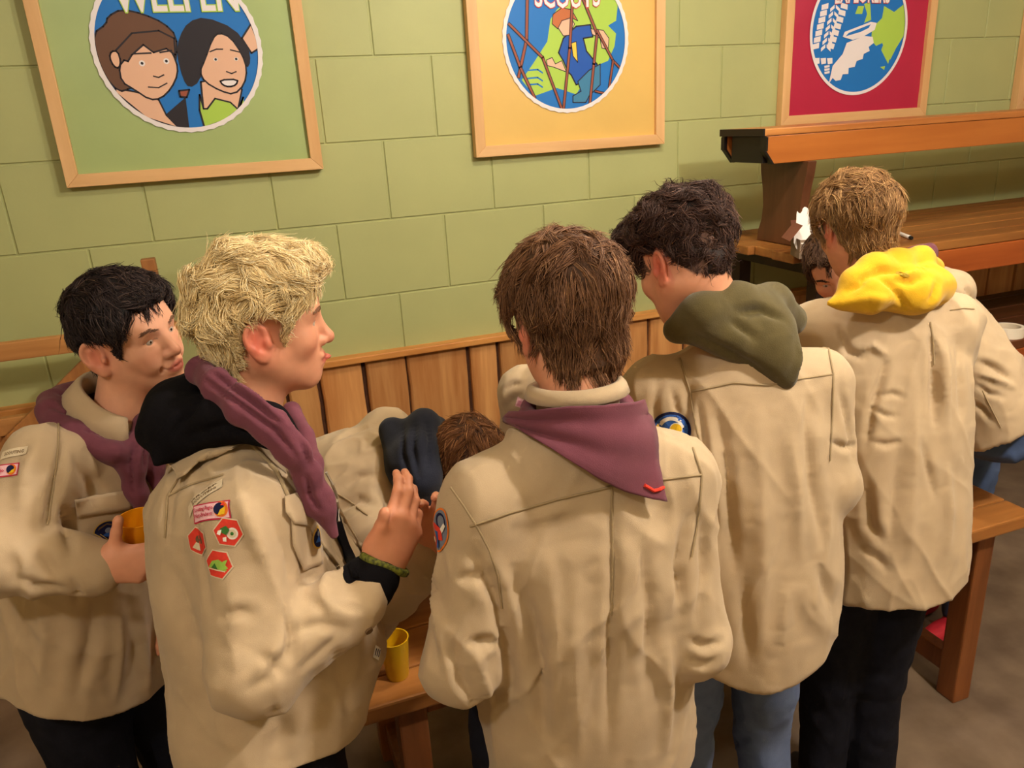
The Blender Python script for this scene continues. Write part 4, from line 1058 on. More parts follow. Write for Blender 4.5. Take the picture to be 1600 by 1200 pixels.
# ------------------------------------------------ middle boy seen from behind, purple scarf
def scout_middle():
    nb = at(902, 624, 1.13); side = A(1, -.07, 0); fwd = A(.07, 1, 0); base = A(nb[0], nb[1]+.02, 0)
    hc = at(885, 497, 1.16); hd = Head(hc, (-.05, 1, -.30), (-.02, .30, 1), .98)
    sh = (nb+A(.150, -.02, -.148), nb+A(-.150, 0, -.132))
    arms = ((at(1085, 1000, 1.26), at(1010, 1010, 1.50)), (at(722, 1040, 1.17), at(760, 1000, 1.42)))
    p0 = A(nb[0]+.02, nb[1]+.05, .80)
    hips = (base+A(.09, .06, .86), base+A(-.09, .06, .86)); kn = (base+A(.1, .08, .47), base+A(-.1, .08, .47)); an = (base+A(.11, .02, .09), base+A(-.11, .04, .09))
    o = make_person('person seen from behind in khaki shirt with purple scarf point on the back', base, hd, nb, limbs(nb, p0, sh, arms, hips, kn, an, side), [rest_hand(*arms[0], -1), rest_hand(*arms[1], 1)], haircol=(74, 48, 34), zb=((0, .066), (46, .05), (58, .02), (72, -.03), (84, -.03), (92, .0), (112, .0), (122, -.04), (140, -.084), (180, -.092)))
    make_hair(o, hd, 'brown_hair', ((92, 62, 44), (132, 92, 64), (156, 114, 80)), lambda L: .009+.010*np.clip((L[:, 2]+.02)/.08, 0, 1), lambda l: np.stack([l[:, 0]-.012, (l[:, 1]+.055), l[:, 2]-.11], 1)*np.array([1, 1, .9])+np.where(l[:, 2:3] < .05, np.array([[0, 0, -.12]]), 0),
              lambda L: np.where(L[:, 2] > .03, .06, .042), n_strands=9000, n_guides=320, lift=.08, tiplift=.007, clump=.85, seed=11, width=.0015, jitter=.14)
    legs(o, hips, kn, an, DARKJ, side=side)
    W, D = .185, .125
    ops = shirt_ops(nb, p0, side, W, D, sh, [(a, w) for a, w in arms], prof=[(0, .192, .155), (.35, .184, .145), (.6, .178, .135), (.74, .164, .12), (.84, .125, .098), (.92, .09, .082), (1, .066, .068)])
    ops.append(('i', half(p0+A(0, 0, .01), (0, 0, -1)), .01))
    folds = [([(738, 860), (775, 930), (790, 1000), (800, 1080)], .012, -.011), ([(795, 880), (830, 960), (845, 1060), (850, 1160)], .013, -.008), ([(770, 905), (745, 900), (715, 905)], .010, -.005),
             ([(955, 770), (958, 900), (955, 1030), (950, 1180)], .010, -.006), ([(1000, 830), (1015, 950), (1012, 1080)], .014, -.006), ([(1075, 800), (1060, 880), (1062, 960)], .012, -.008), ([(1095, 800), (1100, 900), (1090, 980)], .012, -.006),
             ([(905, 870), (895, 960), (900, 1080), (905, 1190)], .02, .006), ([(860, 880), (870, 1000), (865, 1150)], .016, .005), ([(690, 850), (680, 930), (690, 1010)], .012, .006), ([(700, 1000), (720, 1060), (745, 1110)], .010, -.007), ([(735, 1000), (755, 1060), (770, 1100)], .010, .006),
             ([(1080, 1000), (1100, 1010), (1125, 1005)], .009, -.006), ([(1078, 1030), (1100, 1040), (1118, 1030)], .009, -.005), ([(780, 1010), (760, 1000), (735, 1005)], .010, -.008), ([(905, 790), (860, 800), (820, 815)], .012, .003), ([(1040, 1000), (1045, 1090), (1040, 1180)], .014, .006), ([(660, 920), (672, 1000), (690, 1060)], .012, -.005)]
    sh_o, S = make_cloth('shirt', ops, *bbox([nb, p0, *[x for a in arms for x in a], *sh], .21), .005, KHAKI, o, folds, wob=.005, wrinkle=.0075)
    v_, q_ = snet(ops[:-1]+[('u', cone(nb-A(0, 0, .06), nb+A(0, .0, .02), .086, .072), .03)], *bbox([nb, nb-A(0, 0, .3)], .2), .008); S2 = Surf(relax(v_, q_, 2), q_)
    strip('yoke_seam', S, [(735, 822), (800, 800), (880, 778), (955, 760), (1030, 750), (1095, 742)], .0035, KHAKI_SEAM_SHADE, sh_o)
    strip('armhole_seam', S, [(705, 762), (725, 790), (745, 822), (765, 860), (778, 900), (785, 950)], .0035, KHAKI_SEAM_SHADE, sh_o)
    strip('armhole_seam', S, [(1082, 700), (1096, 742), (1092, 800), (1080, 870)], .0035, KHAKI_SEAM_SHADE, sh_o)
    strip('pleat', S, [(955, 762), (957, 830), (957, 900), (955, 960)], .004, KHAKI_SEAM_SHADE, sh_o)
    p = Patch(S, (688, 828), (694, 800), .001)
    p.oval((0, 0), 21, 37, TH['orange']); p.oval((0, 0), 18.5, 34, TH['grey']); p.oval((0, 15), 12, 14, TH['navy']); p.oval((1, 16), 8, 10, TH['grey'])
    p.poly([(-16, 4), (4, 6), (14, -8), (4, -14), (-14, -6)], TH['red']); p.poly([(-8, -6), (0, -2), (10, -24), (2, -30)], TH['blue']); p.poly([(4, 6), (10, 2), (14, 18), (9, 20)], TH['white']); p.poly([(-12, -14), (-4, -16), (4, -31), (-6, -30)], TH['red']); p.oval((-9, -24), 4, 5, TH['cream'])
    p.build(sh_o)
    collar(o, nb+A(0, 0, -.004), A(0, .12, 1), side, fwd, r=.060, hgt=.032, flap=.016, a0=25, a1=335, flare=.25)
    # scarf: rolled round the neck, triangular point down the back
    pts = ring_pts(nb+A(0, 0, -.012), A(0, .10, 1), side, .074, 35, 325, 16, z=lambda a: -.010+.012*math.cos(a))
    sc_, _ = blob('scarf', chain(pts, [.011]*16), pts, .05, .004, PURPLE, o, wob=.004, wsc=40)
    pl = sheet('scarf_point', S2, [(806, 664), (812, 652), (850, 638), (890, 630), (960, 628), (1000, 630)], [(808, 668), (870, 700), (925, 735), (965, 760), (1000, 775), (1026, 779)], 34, 26, .016, .004, PURPLE, sc_, ripple=lambda u, v: .0028*math.sin(u*15+2*v)*(1-.5*v)+.003*math.sin(v*10+u*4)*(.4+.6*u)+.004*max(0, u-.85)/.15,
          )
    st = MB(); a_, n_ = S2.hit(1022, 757); b_, m_ = S2.hit(992, 752); c_, l_ = S2.hit(1006, 762)
    st.tube([a_+n_*.022, (a_+c_)/2+n_*.026, c_+l_*.024, b_+m_*.022], .0028, 6); st.build('red_stitching', TH['red'], pl)
scout_middle()

# ------------------------------------------------ dark-haired boy at the left, looking right
def scout_left():
    nb = at(182, 636, 1.50); fwd = nrm(A(.72, -.69, 0)); side = A(fwd[1], -fwd[0], 0)
    p0 = at(148, 1052, 1.65); base = A(p0[0]+.02, p0[1]+.02, 0)
    hc = at(203, 524, 1.47); hd = Head(hc, (.80, -.60, .02), (-.19, -.06, 1), .945, mouth='smile', eyes=-.0012, jaw=.92, ear=1.18, flare=.25)
    hd.gaze = .0004
    ax = nrm(nb-p0)
    sh = (nb+side*.154-ax*.052+fwd*.01, nb-side*.145-ax*.07)
    eR = at(-8, 868, 1.30); wR = at(146, 888, 1.36); eL = at(330, 860, 1.62); wL = at(318, 905, 1.62)
    arms = ((eR, wR), (eL, wL))
    hips = (base+side*.085+A(0, 0, .84), base-side*.085+A(0, 0, .84)); kn = (base+side*.09+A(0, 0, .45)+fwd*.03, base-side*.09+A(0, 0, .45)+fwd*.03); an = (base+side*.1+A(0, 0, .09), base-side*.1+A(0, 0, .09))
    hw = at(150, 884, 1.345); hdirn = nrm(at(236, 880, 1.375)-hw)
    ho = hand_ops(hw, hdirn, (-.25, -1, .25), -1, curl=((.35, .55, .35), (.35, .6, .35), (.4, .6, .35), (.45, .6, .35)), s=.92, tcurl=.25, tdir=nrm(A(.30, -.1, .95)))
    o = make_person('person at far left, dark-haired boy in khaki shirt and purple scarf holding orange cup', base, hd, nb, limbs(nb, p0, sh, arms, hips, kn, an, side), [(ho, [hw, hw+hdirn*.19, hw+A(0, 0, .07), hw-A(0, 0, .04)]), rest_hand(eL, wL, 1, .88)], haircol=(34, 24, 24), flush=.8, hh=.0026, tone=lin((226, 166, 136)),
                    zb=((0, .064), (30, .062), (46, .045), (56, .012), (66, -.024), (76, -.016), (84, .022), (116, .026), (126, -.025), (145, -.066), (180, -.074)))
    make_hair(o, hd, 'dark_hair', ((24, 18, 20), (56, 42, 40), (86, 68, 62)), lambda L: .008+.014*np.clip((L[:, 2]-.0)/.08, 0, 1), lambda l: np.stack([l[:, 0]*.55+.05*(l[:, 1] > .02), l[:, 1]+.085, np.where(l[:, 2] > .075, (l[:, 2]-.13)*.8, -.16)], 1),
              lambda L: np.where(L[:, 2] > .03, .056, .014)*np.where(L[:, 1] > .045, .72, 1)*np.where((L[:, 1] > -.05) & (L[:, 2] < .045), .45, 1), n_strands=7000, lift=.10, tiplift=.006, clump=.8, seed=21, width=.0016, jitter=.14, hug=.003, grav=.1)
    make_brows(o, hd, (112, 78, 60), z=.0215, n=70)
    legs(o, hips, kn, an, DARKJ, side=side, toe=fwd)
    ops = shirt_ops(nb, p0, side, .175, .115, sh, arms, prof=[(0, .200, .150), (.3, .190, .140), (.6, .172, .122), (.78, .158, .112), (.88, .120, .092), (.95, .085, .078), (1, .066, .066)], rads=(.060, .064, .046))
    ops.append(('i', hem_cut(p0, ax, side, 0, .05, .19), .006))
    hollow(ops, p0, ax)
    folds = [([(100, 690), (85, 760), (72, 830)], .010, -.008), ([(110, 700), (135, 750), (165, 790)], .014, -.004), ([(60, 860), (75, 880), (90, 900)], .010, -.006), ([(150, 930), (140, 1010), (120, 1090)], .018, -.007), ([(215, 920), (225, 1000), (235, 1090)], .016, .006), ([(60, 930), (70, 1000), (60, 1080)], .016, .006),
             ([(30, 900), (55, 915), (100, 918)], .009, -.006), ([(20, 850), (40, 880), (35, 915)], .009, .005), ([(60, 690), (40, 740), (30, 800)], .014, .005), ([(185, 930), (190, 1020), (180, 1100)], .014, .005), ([(95, 790), (110, 850), (112, 870)], .012, -.007), ([(110, 905), (122, 925), (118, 950)], .007, -.004)]
    sh_o, S = make_cloth('shirt', ops, *bbox([nb, p0, *sh, eR, wR, eL, wL], .22), .0052, KHAKI, o, folds, wob=.005, wrinkle=.0075)
    strip('armhole_seam', S, [(92, 640), (90, 700), (84, 760), (74, 820)], .0035, KHAKI_SEAM_SHADE, sh_o)
    sheet('pocket_flap', S, [(114, 780), (116, 795), (120, 808)], [(200, 765), (203, 780), (206, 795)], 14, 6, .003, .002, KHAKI, sh_o)
    p = Patch(S, (166, 829), (166, 800), .001); p.oval((0, 0), 24, 20, TH['gold']); p.oval((0, 0), 22, 18, TH['navy']); p.poly([(-16, 4), (0, 12), (16, 6), (14, 9), (0, 15), (-14, 9)], TH['brown']); p.poly([(-10, -8), (0, -2), (12, -8), (4, -12)], TH['blue']); p.oval((2, 1), 6, 5, TH['grey']); p.build(sh_o)
    p = Patch(S, (22, 707), (26, 690), .001); p.poly([(-26, -8), (24, -7), (24, 8), (-26, 7)], TH['cream']); p.text('SCOUTING', (0, -3), 6, TH['brown'], 36); p.build(sh_o, 'name_strip')
    p = Patch(S, (10, 735), (13, 715), .001); p.poly([(-34, -11), (24, -11), (24, 11), (-34, 11)], TH['crimson']); p.poly([(-32, -9), (22, -9), (22, 9), (-32, 9)], TH['pink']); p.oval((11, 0), 9, 9, TH['orange']); p.oval((9, 1), 7, 7, TH['navy']); p.poly([(6, -6), (16, -5), (18, 2), (12, -1)], TH['yellow']); p.text('Regio', (-12, -3), 7, TH['crimson']); p.build(sh_o)
    collar(o, nb+ax*.0, ax, side, fwd, r=.060, hgt=.030, flap=.050, a0=30, a1=330, flare=.5, drop=.022)
    pts = ring_pts(nb-ax*.010, ax, side, .106, 22, 338, 16, z=lambda a: -.03+.030*(1-math.cos(a))*.5-.02*max(0, math.cos(a)))
    k0, kn_ = S.hit(222, 668); kp = k0+kn_*.016
    q = [S.hit(*p_) for p_ in ((205, 700), (200, 730), (208, 765), (214, 790))]; q = [a_+b_*.010 for a_, b_ in q]
    q2 = [S.hit(*p_) for p_ in ((232, 700), (236, 730), (240, 760))]; q2 = [a_+b_*.010 for a_, b_ in q2]
    ops = chain(pts, [.012]+[.021]*4+[.026]*6+[.021]*4+[.012], k=.015)+chain([pts[0], kp], [.016, .018], k=.015)+chain([pts[-1], kp], [.016, .018], k=.015)
    for i_ in range(len(ops)):
        if i_: ops[i_] = ('u', ops[i_][1], .015)
    ops += [('u', f_, .015) for _, f_, _ in chain([kp]+q, [.018, .020, .022, .020, .013])]+[('u', f_, .012) for _, f_, _ in chain([kp]+q2, [.016, .018, .018, .012])]
    blob('scarf', ops, pts+q+q2, .05, .0045, PURPLE, o, folds=[([(85, 610), (140, 640), (200, 665)], .007, -.006), ([(75, 630), (120, 655), (170, 672)], .006, -.005), ([(215, 680), (203, 730), (210, 780)], .006, -.006), ([(228, 680), (225, 730)], .006, -.005)], wob=.004, wsc=38)
    cc = at(222, 846, 1.43); R = frame((.1, 1, 0), (.12, -.1, 1))
    cup('plastic_cup', cc-A(0, 0, .052), .105, .028, .037, mat('orange_plastic', (244, 160, 16), rough=.35, spec=.5, trans=.1), 'orange plastic cup held by the dark-haired boy at far left', R=frame((0, 1, .06), (.05, -.06, 1)))
scout_left()

# ------------------------------------------------ blond boy in profile, open shirt over a black hooded sweater
def scout_blond():
    nb = at(375, 650, 1.27); fwd = nrm(A(1, .10, 0)); side = A(fwd[1], -fwd[0], 0)
    p0 = at(424, 1140, 1.35); base = A(p0[0], p0[1], 0); ax = nrm(nb-p0)
    hc = at(411, 505, 1.25); hd = Head(hc, (1, .02, -.05), (-.08, 0, 1), 1.0, mouth='tongue', eyes=-.0026, nose=1.02)
    sh = (nb+side*.145-ax*.105-fwd*.02, nb-side*.15-ax*.10+fwd*.02)
    eR = at(402, 1040, 1.13); wR = at(556, 932, 1.19); eL = at(560, 960, 1.52); wL = at(668, 868, 1.36)
    arms = ((eR, wR), (eL, wL))
    hips = (base+side*.085+A(0, 0, .86), base-side*.085+A(0, 0, .86)); kn = (base+side*.09+A(.03, 0, .46), base-side*.09+A(.03, 0, .46)); an = (base+side*.1+A(0, 0, .09), base-side*.1+A(0, 0, .09))
    # hands meeting in front: right hand in front of the left
    hw = at(596, 893, 1.21); hk = at(634, 812, 1.225); d1 = nrm(hk-hw)
    hoR = hand_ops(hw, d1, A(.35, -1, .25), -1, curl=((.30, .45, .35), (.34, .5, .35), (.40, .55, .4), (.46, .6, .4)), s=1.0, spread=-.02, tcurl=-.2, tdir=nrm(at(628, 778, 1.16)-at(600, 845, 1.18)))
    hw2 = at(672, 862, 1.345); d2 = nrm(at(690, 790, 1.31)-hw2)
    hoL = hand_ops(hw2, d2, A(.5, .8, .3), -1, curl=((.3, .4, .3), (.35, .5, .3), (.4, .5, .3), (.45, .5, .3)), s=.95, tcurl=.3)
    o = make_person('person with curly blond hair in profile, khaki shirt open over black hoodie', base, hd, nb, limbs(nb, p0, sh, arms, hips, kn, an, side),
                    [(hoR, [hw-d1*.05, hw+d1*.19, hw+A(.06, 0, .06), hw+A(-.05, 0, .02)]), (hoL, [hw2, hw2+d2*.19, hw2+A(.05, 0, .0), hw2-A(.05, 0, 0)])], haircol=(150, 118, 74), flush=1.1, hh=.0028,
                    zb=((0, .062), (30, .060), (46, .045), (58, .012), (70, -.030), (82, -.028), (90, .008), (112, .012), (122, -.045), (145, -.088), (180, -.094)))
    make_hair(o, hd, 'blond_hair', ((222, 190, 136), (248, 226, 176), (255, 240, 200)), lambda L: .004+.019*np.clip((L[:, 2]+.03)/.10, 0, 1)*np.clip((L[:, 1]+.10)/.08, .35, 1)+.014*np.clip((L[:, 1]-.02)/.04, 0, 1), lambda l: np.stack([l[:, 0]*.8, l[:, 1]+.05, np.where(l[:, 2] > .07, (l[:, 2]-.12), -.13)], 1),
              lambda L: np.where(L[:, 2] > .03, .055, .034)*np.where((L[:, 1] > -.05) & (L[:, 2] < .04), .5, 1), n_strands=12000, n_guides=260, lift=.28, curl=.55, curlf=20, tiplift=.016, clump=.82, seed=31, width=.0013, jitter=.32, lump=.008, lumpsc=34, hug=.004, grav=.15)
    make_brows(o, hd, (120, 80, 54), z=.0205, n=170)
    legs(o, hips, kn, an, DARKJ, side=side, toe=fwd)
    ops = shirt_ops(nb, p0, side, .17, .135, sh, arms, prof=[(0, .175, .156, -.004), (.25, .172, .182, .026), (.55, .165, .150, -.018), (.76, .158, .138, -.022), (.87, .122, .108, -.015), (.94, .088, .082), (1, .068, .068)], rads=(.064, .068, .050))
    ops.append(('i', hem_cut(p0-ax*.005, ax, side, 0, .03, .18), .006))
    hollow(ops, p0-ax*.005, ax)
    # the open front: a slot that shows the sweater
    fr = nb+fwd*.0
    folds = [([(300, 790), (310, 860), (330, 960)], .012, -.007), ([(360, 760), (395, 830), (430, 900)], .016, .006), ([(420, 780), (450, 860), (455, 930)], .014, -.006), ([(300, 720), (265, 780), (262, 860)], .012, -.007), ([(270, 880), (300, 980), (320, 1060)], .016, -.007), ([(448, 960), (455, 990), (450, 1030)], .008, -.010), ([(395, 960), (372, 955), (352, 965)], .009, -.009), ([(440, 1000), (420, 1030), (400, 1060)], .010, .006),
             ([(460, 985), (500, 975), (540, 985)], .009, -.007), ([(385, 1080), (420, 1060), (450, 1010)], .009, -.006), ([(465, 1050), (500, 1020), (535, 985)], .010, -.006), ([(430, 1100), (440, 1140), (425, 1180)], .016, -.008), ([(520, 1010), (535, 1070), (545, 1120)], .012, -.007), ([(330, 1080), (345, 1140), (370, 1180)], .016, .006), ([(360, 900), (365, 960), (360, 1020)], .014, .005), ([(290, 745), (320, 735), (350, 735)], .012, .004), ([(400, 1020), (425, 1035), (445, 1055)], .008, -.006), ([(475, 930), (500, 950), (510, 970)], .009, -.005)]
    folds = [(a_, w_*1.1, h_*.62) for a_, w_, h_ in folds]
    sh_o, S = make_cloth('shirt', ops, *bbox([nb, p0, *sh, eR, wR, eL, wL], .22), .005, KHAKI, o, folds, wob=.005, wrinkle=.0075)
    # sweater visible in the opening and its front fastening edge
    fo = sheet('sweater_front', S, [(440, 640), (470, 720), (500, 790), (528, 850), (552, 905)], [(470, 640), (500, 720), (520, 790), (540, 850), (565, 905)], 8, 30, .004, .004, BLACKC, o)
    sheet('front_edge', S, [(478, 640), (505, 700), (530, 770), (552, 830), (566, 870)], [(500, 630), (526, 700), (552, 770), (574, 830), (584, 870)], 6, 30, .006, .004, KHAKI, sh_o)
    strip('front_seam', S, [(395, 698), (430, 735), (448, 775), (470, 815), (500, 850), (530, 890), (530, 890)], .006, KHAKI_SEAM_SHADE, sh_o, th=.004)
    sheet('pocket', S, [(452, 800), (455, 850), (470, 892)], [(495, 790), (500, 850), (502, 880)], 10, 14, .003, .0018, KHAKI, sh_o)
    sheet('pocket_flap', S, [(440, 778), (442, 800), (455, 818)], [(490, 765), (497, 795), (480, 822)], 10, 7, .006, .002, KHAKI, sh_o)
    strip('armhole_seam', S, [(330, 690), (290, 730), (262, 775), (258, 840)], .0035, KHAKI_SEAM_SHADE, sh_o)
    strip('yoke_seam', S, [(262, 775), (300, 757), (350, 742)], .0035, KHAKI_SEAM_SHADE, sh_o)
    # badges on the sleeve
    p = Patch(S, (318, 773), (322, 752), .001); p.poly([(-36, -11), (34, -10), (33, 9), (-35, 8)], TH['cream']); p.text('GROEP', (0, 1), 5, TH['brown'], 50); p.text('SCOUTING', (2, -7), 5, TH['brown'], 44); p.build(sh_o, 'name_strip')
    p = Patch(S, (328, 799), (333, 775), .001); p.poly([(-35, -13), (33, -13), (33, 13), (-35, 13)], TH['crimson']); p.poly([(-33, -11), (31, -11), (31, 11), (-33, 11)], TH['pink']); p.oval((20, 1), 11, 11, TH['orange']); p.oval((17, 2), 8.5, 8.5, TH['navy']); p.poly([(16, -8), (26, -6), (28, 4), (20, 0)], TH['yellow']); p.poly([(20, 6), (28, 5), (24, 11)], TH['red']); p.text('Scouting Regio', (-11, 2), 6, TH['crimson'], 38); p.text('West-Brabant', (-11, -7), 6, TH['crimson'], 38); p.build(sh_o)
    hexa = lambda r: [(r*math.cos(math.radians(60*i)), r*math.sin(math.radians(60*i))*.98) for i in range(6)]
    p = Patch(S, (358, 831), (361, 805), .001); p.poly(hexa(23), TH['cream']); p.poly(hexa(21), TH['red']); p.oval((6, -1), 8.5, 8.5, TH['white']); p.oval((6, -1), 6, 6, TH['cream']); p.oval((6, -1), 2.5, 2.5, TH['green']); p.poly([(-12, 4), (-4, 9), (2, 4), (-2, -4), (-8, -2)], TH['green']); p.poly([(-14, 1), (-9, 3), (-10, -5), (-15, -4)], TH['white']); p.poly([(-6, -8), (-1, -6), (0, -13), (-5, -13)], TH['white']); p.build(sh_o)
    p = Patch(S, (311, 845), (314, 820), .001); p.poly(hexa(22), TH['cream']); p.poly(hexa(20), TH['red']); p.oval((2, 3), 7, 6, TH['brown']); p.poly([(-6, -12), (8, -12), (3, -2), (-2, -2)], TH['cream']); p.build(sh_o)
    p = Patch(S, (342, 881), (345, 855), .001); p.poly(hexa(23), TH['cream']); p.poly(hexa(21), TH['red']); p.poly([(-15, -7), (-10, 3), (0, 7), (10, 3), (15, -7)], TH['lime']); p.poly([(-10, -7), (-5, 1), (1, -7)], TH['green']); p.poly([(3, -7), (8, 6), (14, 9), (12, 1), (17, -3), (11, -4), (10, -9)], TH['lime']); p.poly([(-16, -7), (14, -7), (14, -8.5), (-16, -8.5)], TH['cream']); p.build(sh_o)
    p = Patch(S, (491, 838), (488, 815), .001); p.off0 = .008; p.oval((0, 0), 11, 19, TH['gold']); p.oval((0, -1), 8.5, 15, TH['navy']); p.poly([(-5, -8), (0, 4), (5, -8)], TH['blue']); p.oval((0, 6), 4, 4, TH['grey']); p.build(sh_o)
    p = Patch(S, (588, 1020), (590, 1000), .001); p.poly([(-8, -10), (8, -10), (8, 10), (-8, 10)], TH['white']); p.poly([(-5, -6), (-3, -6), (-3, 6), (-5, 6)], TH['navy']); p.poly([(-1, -6), (1, -6), (1, 6), (-1, 6)], TH['navy']); p.poly([(3, -6), (5, -6), (5, 6), (3, 6)], TH['navy']); p.build(sh_o, 'label_tag')
    bt = MB(); c_, n_ = S.hit(576, 985); bt.lathe(c_, [(.0002, 0), (.006, 0), (.006, .003), (.0002, .003)], 16, frame(np.cross(n_, UP), n_)); bt.build('button', TH['brown'], sh_o)
    # shirt collar lying on the shoulder
    sheet('collar', S, [(262, 706), (272, 735), (284, 757)], [(420, 690), (390, 700), (336, 712)], 22, 8, .010, .0025, KHAKI, o, folds=[([(300, 715), (345, 708)], .01, .003)])
    # hood of the black sweater bunched round the neck
    hp = [at(470, 705, 1.18), at(420, 665, 1.165), at(350, 655, 1.175), at(290, 665, 1.22), at(276, 640, 1.32), at(310, 605, 1.40)]
    ops = chain(hp, [.020, .028, .036, .044, .044, .036], k=.03)+[('u', ell(at(278, 668, 1.26), (.050, .052, .052)), .04), ('u', cone(at(322, 588, 1.28), at(268, 645, 1.25), .018, .034), .03), ('u', cone(at(244, 722, 1.19), at(258, 672, 1.22), .010, .034), .03), ('u', cone(at(228, 682, 1.22), at(262, 660, 1.25), .010, .034), .03)]
    blob('hood', ops, hp+[at(238, 720, 1.20)], .09, .005, BLACKC, o, folds=[([(330, 600), (300, 640), (250, 690)], .010, -.006), ([(430, 680), (350, 665), (270, 690)], .010, -.005)], wob=.006)
    # purple scarf twisted down the front
    sp = [at(318, 575, 1.36), at(312, 580, 1.23), at(338, 604, 1.155), at(378, 636, 1.128), at(424, 666, 1.120), at(458, 704, 1.130), at(480, 742, 1.15), at(490, 780, 1.17), at(505, 800, 1.18)]
    ops = chain(sp, [.018, .021, .022, .023, .023, .021, .016, .023, .010], flat=(FW, .48), k=.012)
    s2 = [at(455, 640, 1.27), at(475, 680, 1.23), at(488, 725, 1.18), at(484, 742, 1.165)]; s3 = [at(486, 745, 1.17), at(505, 790, 1.18), at(522, 835, 1.19)]
    ops += [('u', f_, .012) for _, f_, _ in chain(s2, [.014, .015, .014, .014])+chain(s3, [.015, .015, .008])]
    blob('scarf', ops, sp+s2+s3, .05, .004, PURPLE, o, folds=[([(318, 592), (370, 628), (430, 672), (465, 715)], .005, -.006), ([(330, 582), (385, 622), (440, 662)], .005, -.006), ([(335, 575), (400, 620), (455, 670)], .005, .004), ([(480, 745), (485, 775), (500, 800)], .005, -.005), ([(470, 690), (485, 730)], .005, -.004)], wob=.003, wsc=40)
    zc = MB()
    for pl in ([(494, 748), (500, 765), (512, 785)], [(506, 785), (514, 800), (516, 820)]):
        zc.tube([S.hit(*q)[0]+S.hit(*q)[1]*.022 for q in pl], .0026, 6)
    zc.build('white_cord', WHITE, o)
    # cuff of the sweater and wristbands
    wd = nrm(hw-wR); ct = [wR+wd*.005, wR+wd*.025, wR+wd*.045]
    blob('sweater_cuff', chain(ct, [.044, .041, .034]), ct, .06, .0045, BLACKC, o)
    wb = MB(); wa = nrm(np.cross(d1, A(.35, -1, .25))); wn = np.cross(wa, d1)
    wb.tube([hw+d1*.012+wa*.041*math.cos(t_)+wn*.027*math.sin(t_) for t_ in np.linspace(0, 6.2832, 37)], .0042, 8, up=tuple(d1), flat=1.5); wb.build('wristband', mat('olive_wristband', (128, 132, 44), rough=.6, rgb2=(30, 34, 24), nscale=160), o, True)
scout_blond()
